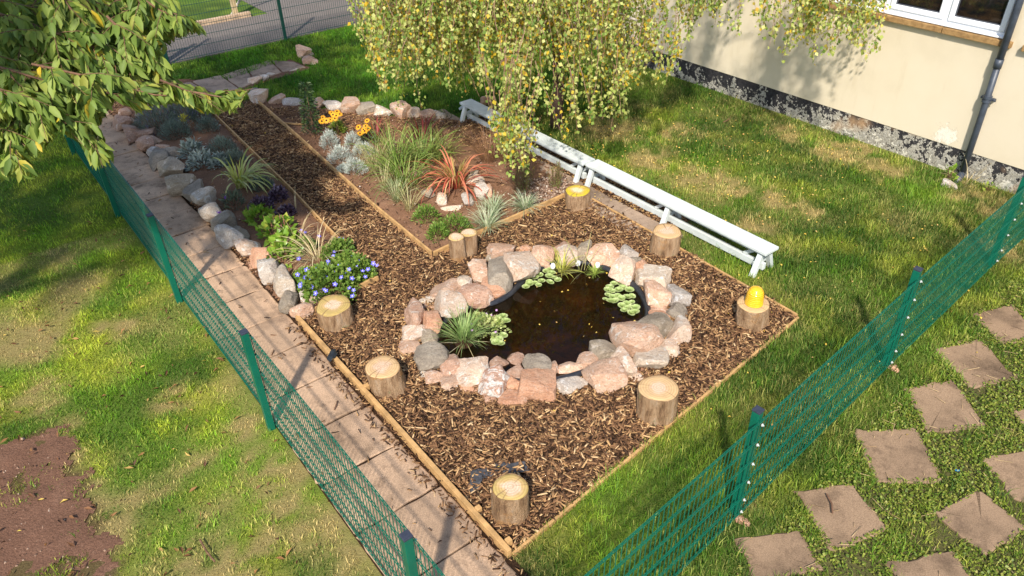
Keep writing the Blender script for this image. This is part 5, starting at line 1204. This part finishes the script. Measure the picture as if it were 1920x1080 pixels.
# ------------------------------------------------------------------ pond plants
zp = lambda a, b: (720 + a / 3.177, 440 + b / 3.177)
WZ = .047
def pond_plants():
    x, y = zp(478, 640); r_, p, k = plant('pond_rush', 'green rush tuft standing in the left end of the pond', 'rush', x, y, WZ); straps(r_, 190, .34, .006, .05, 40, 88, 60, LM('rush_leaf', (0, (.14, .24, .06)), (.6, (.26, .38, .12)), (1, (.42, .50, .20)))); straps(r_, 14, .34, .005, .04, 5, 20, 20, DRYM, 'dead_leaves')
    V = []; o = MB().lathe([(.09, -.04), (.10, 0), (.07, .035), (.02, .05)], 14); obj('root_ball', mesh_py(o.V, o.F, M['mulchbase'], True), r_)
    x, y = zp(590, 560); r_, p, k = plant('creeping_pond_plant', 'pale leaved trailing pond plant with mauve flowers beside the rush', 'pond plant', x, y, WZ); bush(r_, p, .62, .17, LM('pale_lime_leaf', (0, (.24, .32, .07)), (.5, (.42, .48, .16)), (1, (.60, .62, .30))), 480, .038, .8, upb=.5, squash=.6)
    flowers(r_, p, [zp(*q) for q in ((525, 570), (665, 580), (520, 530), (640, 480), (670, 450), (550, 500), (610, 470))], daisy(.014, 6, simple('mauve_petal', (.42, .22, .42), .5, .2, 20, 0), PALEC), .12)
    x, y = zp(1058, 225); r_, p, k = plant('pond_grass', 'yellow green grass tuft at the back rim of the pond', 'pond grass', x, y, WZ); straps(r_, 45, .27, .011, .04, 35, 88, 60, LM('yellow_strap'))
    x, y = zp(1180, 215); r_, p, k = plant('pond_reed', 'few tall thin reeds between the white balls', 'reed', x, y, WZ); straps(r_, 9, .42, .009, .05, 62, 88, 20, LM('reed_leaf', (0, (.28, .32, .08)), (1, (.50, .46, .20)))); straps(r_, 12, .36, .006, .04, 8, 25, 25, LM('reed_leaf'), 'fallen_leaves', az=rng.normal(3.4, .35, 12))
    x, y = zp(1256, 235); r_, p, k = plant('pond_weed', 'feathery bright green water weed by the rightmost white ball', 'water weed', x, y, WZ); straps(r_, 110, .11, .005, .02, 15, 88, 40, LM('lime_weed', (0, (.22, .34, .05)), (1, (.44, .50, .12))))
    wm = simple('white_ball', (.82, .82, .80), .35, .04, 10, 0)
    for lab, a, b in (('white ball half hidden by the yellow pond grass', 1006, 188), ('white ball in the middle of the back rim', 1156, 170), ('white ball rightmost on the back rim', 1272, 182)):
        x, y = zp(a, b); q = at(x, y, .13); root = empty('pond_ball', q, lab, 'white ball', 'white balls along the pond rim'); o = MB().lathe([(.004, -.040), (.018, -.034), (.027, -.016), (.029, 0), (.027, .017), (.018, .034), (.004, .040)], 18); obj('ball', mesh_py(o.V, o.F, wm, True), root); MB().tube([(0, 0, -.035), (0, 0, -.12)], .005, 6).build('peg', M['dark'], root)
    # water lettuce rosettes
    lm = LM('water_lettuce', (0, (.28, .38, .12)), (.5, (.42, .52, .20)), (1, (.58, .64, .32)), rough=.6)
    V, F = [], []
    for ring, (cnt, e, ln) in enumerate(((6, 18, .048), (5, 42, .038), (3, 65, .025))):
        for i in range(cnt):
            a = 2 * math.pi * i / cnt + ring * .5; D = np.array([[math.cos(a) * math.cos(R(e)), math.sin(a) * math.cos(R(e)), math.sin(R(e))]]); S = np.array([-math.sin(a), math.cos(a), 0]); up = np.cross(D[0], S); b = len(V); D = D[0]
            for t, w_ in ((.1, .25), (.5, .75), (.85, .95), (1.0, .6)): V += [tuple(D * t * ln - S * ln * w_ * .5 + np.array([0, 0, .004 * t])), tuple(D * t * ln + np.array([0, 0, -.002 + .002 * t])), tuple(D * t * ln + S * ln * w_ * .5 + np.array([0, 0, .004 * t]))]
            for r4 in range(3):
                for cc in range(2): F.append((b + r4 * 3 + cc, b + r4 * 3 + cc + 1, b + r4 * 3 + cc + 4, b + r4 * 3 + cc + 3))
    me = mesh_py(V, F, lm, True)
    mats = (('pale green rosette floating in the mat at the pond neck', 'rosettes floating at the pond neck', [(845,315),(870,285),(895,262),(905,295),(930,245),(945,275),(960,225),(978,250),(990,285),(1000,228),(1015,255),(1030,280),(985,205),(925,300),(860,300)]),
            ('pale green rosette floating in the mat by the right rim', 'rosettes floating by the right rim', [(1390,275),(1375,300),(1410,295),(1350,310),(1335,335),(1370,335),(1400,330),(1430,325),(1340,365),(1365,370),(1320,390),(1350,400),(1395,365),(1415,385),(1370,395),(1460,340),(1480,365),(1450,375),(1475,335),(1440,410),(1415,425),(1450,440),(1475,415),(1500,440),(1470,465),(1495,470),(1430,450),(1460,425)]),
            ('pale green rosette floating beside the trailing pond plant', 'rosettes floating beside the trailing plant', [(650,620),(670,640),(690,625),(705,600),(695,655),(660,600),(675,500),(700,515),(725,525),(640,525),(680,545),(655,515),(710,490),(600,520),(620,545)]))
    for lab, gr, pts in mats:
        for a, b in pts:
            x, y = zp(a + rng.normal(0, 4), b + rng.normal(0, 4)); o = obj('water_lettuce', me, None, at(x, y, WZ + .004)); s_ = rng.uniform(.75, 1.15); o.scale = (s_, s_, s_); o.rotation_euler = (rng.normal(0, .1), rng.normal(0, .1), rng.uniform(0, 6.28)); tag(o, lab, 'water lettuce', gr)
pond_plants()

# ------------------------------------------------------------------ weeping birch
BL = [(0, (.12, .22, .045)), (.20, (.25, .34, .065)), (.46, (.44, .49, .13)), (.80, (.60, .59, .23)), (.88, (.60, .47, .05)), (.97, (.64, .41, .03)), (1, (.50, .26, .06))]
def birch():
    base = L(8.6, 7.45); root = empty('birch_tree', base, 'weeping birch with hanging yellow green leaves behind the benches', 'tree'); b3 = np.array(base)
    M1 = [(628, -20), (640, 40), (690, 90), (700, 128), (722, 188), (790, 218), (860, 205), (872, 232), (935, 300), (968, 345), (1004, 335), (1000, 290), (955, 232), (1000, 205), (1010, 250), (1060, 262), (1110, 246), (1165, 268), (1178, 215), (1240, 185), (1285, 165), (1262, 90), (1245, 0), (1245, -20)]
    gap = [(880, 158), (925, 150), (945, 172), (925, 215), (890, 210)]
    M2 = [(1290, -20), (1330, 40), (1380, 70), (1390, 125), (1430, 70), (1465, 135), (1500, 120), (1525, 150), (1535, 85), (1560, 110), (1578, 70), (1610, 110), (1632, 130), (1638, 60), (1622, 10), (1640, -20)]
    strands = []
    def tips(poly, n_, zlo, zhi, Ls):
        P = np.array(poly, float); lo = P.min(0); hi = P.max(0); got = 0; cl = None
        while got < n_:
            if got % 9 == 0 or cl is None or rng.random() < .05: cl = rng.uniform(lo, hi)
            x, y = cl + rng.normal(0, 1, 2) * (20, 34)
            if not inpoly(np.array([x]), np.array([y]), poly)[0] or (poly is M1 and inpoly(np.array([x]), np.array([y]), gap)[0] and rng.random() < .93): continue
            if poly is M1 and x < 700 and rng.random() < .78: continue
            if poly is M1 and x > 1175 and rng.random() < .72: continue
            zc = rng.uniform(zlo, zhi); p = deep(x, y, zc)
            if poly is not M2 and y > 110 and rng.random() < min(.72, (y - 110) / 130): continue
            if p[2] < .30 or p[2] > 2.6 or sn(p)[1] > 10.35: continue
            if poly is M1 and (x < 915 or x > 1008) and y > 178 + (x - 865) * .47 and x > 850 and rng.random() < .94: continue
            strands.append((p, rng.uniform(*Ls))); got += 1
    tips(M1, 720, 9.0, 11.6, (.5, 1.3)); tips([(740, -20), (700, 60), (720, 150), (860, 180), (1060, 200), (1180, 190), (1230, 120), (1235, -20)], 230, 9.6, 11.4, (.5, 1.2))
    tips([(925, 250), (955, 232), (1004, 300), (1004, 338), (968, 345), (940, 310)], 26, 8.6, 9.0, (.9, 1.4))
    tips([(1235, -20), (1255, 50), (1290, 75), (1330, 45), (1345, -20)], 26, 9.4, 10.6, (.5, 1.2))
    tips(M2, 120, 9.4, 10.6, (.5, 1.3))
    tips([(690, -320), (1520, -320), (1520, -10), (690, -10)], 190, 9.0, 11.6, (.5, 1.3))
    LP, LD, tw = [], [], MB(); top = b3 + [0, 0, 3.4]
    for p, Ln in strands:
        k = max(4, int(Ln / .12)); pts = [p]; q = p.copy(); inw = top[:2] - p[:2]; inw = inw / (np.linalg.norm(inw) + .3); a = rng.uniform(0, 6.28); sway = rng.normal(0, .17, 2)
        for i in range(k):
            t = i / k; q = q + np.array([inw[0] * .5 * t ** 2 + sway[0] + rng.normal(0, .07), inw[1] * .5 * t ** 2 + sway[1] + rng.normal(0, .07), 1 - .25 * t ** 2]) * (Ln / k); pts.append(q.copy())
        pts = np.array(pts)[::-1]; tw.tube(pts, np.linspace(.004, .0018, len(pts)), 4, False)
        n_ = int(Ln / .021); t = rng.random(n_) ** .8 * (len(pts) - 1.001); i = t.astype(int); f = (t - i)[:, None]; P = pts[i] * (1 - f) + pts[i + 1] * f; P = P + rng.normal(0, .032, (n_, 3)); LP.append(P); LD.append(rng.normal(0, .55, (n_, 3)) + [0, -.15, -.8])
    P = np.vstack(LP); D = unit(np.vstack(LD)); n_ = len(P); px, py, zc = proj(P); ok = ~(inpoly(px, py, gap) & (rng.random(n_) < .75)); P = P[ok]; D = D[ok]; n_ = len(P)
    ln = rng.uniform(.032, .068, n_); S = unit(np.cross(D, rng.normal(size=(n_, 3)))); Nn = np.cross(S, D); w_ = (ln * .40)[:, None]
    V = np.stack([P, P + D * ln[:, None] * .42 + S * w_ + Nn * w_ * .2, P + D * ln[:, None], P + D * ln[:, None] * .42 - S * w_ + Nn * w_ * .2], 1).reshape(-1, 3); k = np.arange(n_)[:, None, None] * 4; F = (k + np.array([(0, 2, 1), (0, 3, 2)])).reshape(-1, 3)
    iv = -b3
    obj('crown', mesh_np(V + iv, F, leafmat('birch_leaf', BL, .5, .38, .25)), root)
    me = mesh_py(tw.V, tw.F, simple('birch_twig', (.30, .17, .12), .8, .3, 20, 0)); me.transform(Matrix.Translation(tuple(iv))); obj('twigs', me, root)
    tr = MB(); tr.tube([(0, 0, -.05), (.03, .02, .7), (-.02, .05, 1.6), (.03, 0, 2.6), (0, 0, 3.4)], [.11, .085, .07, .055, .03], 12); obj('trunk', mesh_py(tr.V, tr.F, M['bark_cherry'], True), root)
    for pts in ([(0, 0, 2.0), (.2, -.5, 2.25), (.55, -1.0, 2.2), (.8, -1.35, 1.95)], [(0, 0, 2.6), (-.9, -.4, 3.0), (-1.7, -.7, 2.8), (-2.1, -.9, 2.3)], [(0, 0, 2.8), (1.0, -.4, 3.3), (2.0, -.5, 3.2), (3.0, -.6, 2.7)], [(0, 0, 3.0), (-.3, -1.0, 3.4), (-.4, -1.8, 3.0)], [(0, 0, 2.4), (.6, .9, 2.9), (.9, 1.6, 2.6)]):
        mb = MB(); mb.tube(pts, np.linspace(.04, .012, len(pts)), 8); obj('limb', mesh_py(mb.V, mb.F, M['bark_birch'], True), root)
    a = [deep(1078, 12, 9.9), deep(1120, 14, 9.8), deep(1150, 22, 9.75), deep(1195, 38, 9.7)]; mb = MB(); mb.tube([q - b3 for q in a], [.03, .028, .022, .015], 8); obj('limb', mesh_py(mb.V, mb.F, M['bark_birch'], True), root)
birch()

# ------------------------------------------------------------------ cherry tree at the left
def cherry():
    base = np.array([-6.6, 4.6, 0]); root = empty('cherry_tree', base, 'cherry tree with large drooping green leaves in the upper left corner', 'tree')
    CH = [(-80, -80), (345, -80), (388, 62), (345, 62), (300, 95), (325, 140), (395, 162), (482, 160), (440, 214), (375, 208), (330, 190), (258, 208), (215, 185), (185, 235), (214, 300), (178, 326), (150, 262), (104, 240), (96, 264), (64, 300), (64, 335), (0, 342), (-80, 342)]
    SHADE = [(-6.2, 6.7), (-4.9, 7.6), (-4.2, 8.1), (-3.75, 9.67), (-3.6, 11.1), (-3.4, 12), (-2.7, 12.9), (-2.8, 14.5), (-3.6, 18), (-14, 18), (-14, 5), (-8, 5)]
    crown_c = np.array([-5.5, 5.0, 5.9]); rad = np.array([2.9, 2.7, 2.3])
    twigs = []
    T = [([(90,-40),(150,40),(220,110),(280,160),(318,185)], 4.9), ([(230,-30),(300,20),(345,30),(380,55)], 5.3), ([(200,30),(250,80),(290,128),(318,118)], 5.1), ([(60,120),(150,140),(220,160),(290,178),(380,183),(474,166)], 4.8),
         ([(-20,160),(60,190),(120,230),(190,265),(206,305)], 4.5), ([(-30,230),(30,262),(55,322)], 4.6), ([(-20,60),(60,80),(140,110),(200,130)], 5.0), ([(0,0),(80,20),(150,20),(240,20)], 5.3), ([(-20,120),(80,150),(160,190),(182,215)], 4.7), ([(100,60),(180,90),(250,125)], 5.0),
         ([(-20,200),(60,215),(110,240),(150,262)], 4.6), ([(300,150),(350,170),(415,182),(438,205)], 5.0), ([(200,172),(240,190),(258,203)], 4.9), ([(-20,20),(60,45),(120,70),(160,110)], 5.2), ([(120,-20),(190,20),(260,45),(320,50)], 5.4), ([(-20,100),(40,130),(110,165),(140,190)], 4.9), ([(-20,-10),(100,0),(200,0),(290,5)], 5.5), ([(150,60),(220,60),(290,80)], 5.3)]
    tb = MB(); LP, LD = [], []
    def leafy(pts, step, spread, ln0=1):
        seg = np.linalg.norm(np.diff(pts, axis=0), axis=1); tot = seg.sum(); n_ = max(3, int(tot / step)); t = np.linspace(0.05, 1, n_) * (len(pts) - 1.001); i = t.astype(int); f = (t - i)[:, None]; P = pts[i] * (1 - f) + pts[i + 1] * f; tan = unit(pts[i + 1] - pts[i])
        side = unit(np.cross(tan, np.array([0, 0, 1.]))) * np.where(np.arange(n_) % 2, 1, -1)[:, None]; D = tan * .55 + side * spread + np.array([0, 0, -.75]) + rng.normal(0, .28, (n_, 3)); LP.append(P); LD.append(D)
    for px, zc in T:
        pts = np.array([deep(x, y, zc * 1.0 + 1.5 + .15 * i + rng.normal(0, .05) - .3) for i, (x, y) in enumerate(px)]); tb.tube(pts, np.linspace(.011, .003, len(pts)), 6); leafy(pts, .016, .6)
        for _ in range(int(len(px) * 9)):
            j = rng.integers(0, len(pts) - 1); f = rng.random(); q = pts[j] * (1 - f) + pts[j + 1] * f; d = unit(rng.normal(size=3) * [1, 1, .5] + unit(pts[j + 1] - pts[j]) * .9 + [0, 0, -.35]); ln = rng.uniform(.16, .46); sp = np.array([q, q + d * ln * .5, q + d * ln + [0, 0, -.04]]); ex, ey, _z = proj(sp); 
            if not inpoly(ex, ey, CH).all(): continue
            tb.tube(sp, [.004, .003, .0015], 5, False); leafy(sp, .018, .6)
    nvis = sum(len(a) for a in LP)
    nb = 0
    while nb < 1150:                           # twigs through the rest of the crown, above and beside the view
        d = unit(rng.normal(size=3)); c_ = crown_c + d * rad * rng.uniform(.35, 1); dd = unit(d * [1, 1, .4] + rng.normal(0, .4, 3)); ln = rng.uniform(.4, .8); sp = np.array([c_, c_ + dd * ln * .5 + [0, 0, .02], c_ + dd * ln + [0, 0, -.12]])
        if sp[:, 2].min() < 2.6: continue
        shx = c_[0] + .148 * c_[2]; shy = c_[1] + .989 * c_[2]
        if not inpoly(np.array([shx]), np.array([shy]), SHADE)[0]: continue
        x, y, z = proj(sp + np.array([0, 0, -.1]))
        if np.any((z > 0) & (x > -110) & (y > -110) & (x < 2000)) or np.any((np.abs(sp[:, 0]) < 1.6) & (sp[:, 1] < 2.5)): continue
        tb.tube(sp, [.006, .004, .002], 5, False); leafy(sp, .022, .7); nb += 1
    nb = 0
    while nb < 330:
        c_ = np.array([-6.2, 5.9, 9.2]) + unit(rng.normal(size=3)) * np.array([2.7, 2.0, 1.4]) * rng.uniform(.2, 1); dd = unit(rng.normal(size=3) * [1, 1, .4]); sp = np.array([c_, c_ + dd * .3, c_ + dd * .6 + [0, 0, -.1]]); nb += 1
        tb.tube(sp, [.006, .004, .002], 5, False); leafy(sp, .022, .7)
    P = np.vstack(LP); D = unit(np.vstack(LD)); n_ = len(P); ln = rng.uniform(.085, .175, n_); tip = P + D * ln[:, None] * .75
    x, y, z = proj(tip); inf = (z > 0) & (x > -60) & (x < 1980) & (y > -60); ok = ~inf | inpoly(x, y, CH); P, D, ln = P[ok], D[ok], ln[ok]; n_ = len(P)
    rv = unit(rng.normal(size=(n_, 3)) * .8 + [0, 0, 1.]); S = unit(np.cross(D, rv)); Nn = np.cross(S, D); w_ = (ln * rng.uniform(.15, .22, n_))[:, None]; l = ln[:, None]
    rows = [P]; V = np.stack([P, P + D * l * .3 + S * w_ + Nn * w_ * .45, P + D * l * .3, P + D * l * .3 - S * w_ + Nn * w_ * .45, P + D * l * .66 + S * w_ * .85 + Nn * (w_ * .35 - l * .05), P + D * l * .66 - Nn * l * .05, P + D * l * .66 - S * w_ * .85 + Nn * (w_ * .35 - l * .05), P + D * l - Nn * l * .17], 1).reshape(-1, 3)
    k = np.arange(n_)[:, None, None] * 8; F = (k + np.array([(0, 2, 1), (0, 3, 2), (4, 5, 7), (5, 6, 7)])).reshape(-1, 3); Q = (k + np.array([(1, 2, 5, 4), (2, 3, 6, 5)])).reshape(-1, 4)
    mt = leafmat('cherry_leaf', [(0, (.10, .165, .03)), (.45, (.185, .265, .048)), (.8, (.29, .36, .075)), (.975, (.33, .34, .06)), (1, (.62, .45, .04))], .55, .35, .3)
    obj('crown', mesh_np(V - base, [F, Q], mt), root)
    me = mesh_py(tb.V, tb.F, M['twig']); me.transform(Matrix.Translation(tuple(-base))); obj('twigs', me, root)
    t = MB(); t.tube([(0, 0, -.1), (.05, .05, .9), (.2, .1, 2.0), (.5, .15, 3.0), (.9, .3, 4.4), (1.0, .5, 6.2), (.6, .9, 8.2), (.4, 1.2, 9.6)], [.22, .17, .15, .13, .10, .08, .05, .02], 14); obj('trunk', mesh_py(t.V, t.F, M['bark_cherry'], True), root)
    for pts in ([(.2, .1, 2.2), (1.0, -.3, 3.1), (1.9, -.2, 3.9), (2.7, .1, 4.1)], [(.5, .15, 3.0), (1.4, 1.0, 4.2), (2.4, 1.4, 4.9)], [(.4, .1, 2.7), (-.3, .9, 4.0), (-.5, 1.8, 5.2)], [(.9, .3, 4.3), (1.9, .2, 5.6), (2.8, .5, 6.3)], [(.8, .7, 7.0), (1.6, 1.2, 8.4), (2.0, 1.6, 9.2)], [(.7, .8, 7.4), (-.4, 1.6, 8.6), (-1.0, 2.0, 9.4)], [(.7, .2, 3.7), (.3, -.9, 5.0), (.6, -1.6, 6.0)]):
        b = MB(); b.tube(pts, np.linspace(.08, .02, len(pts)), 8); obj('limb', mesh_py(b.V, b.F, M['bark_cherry'], True), root)
cherry()
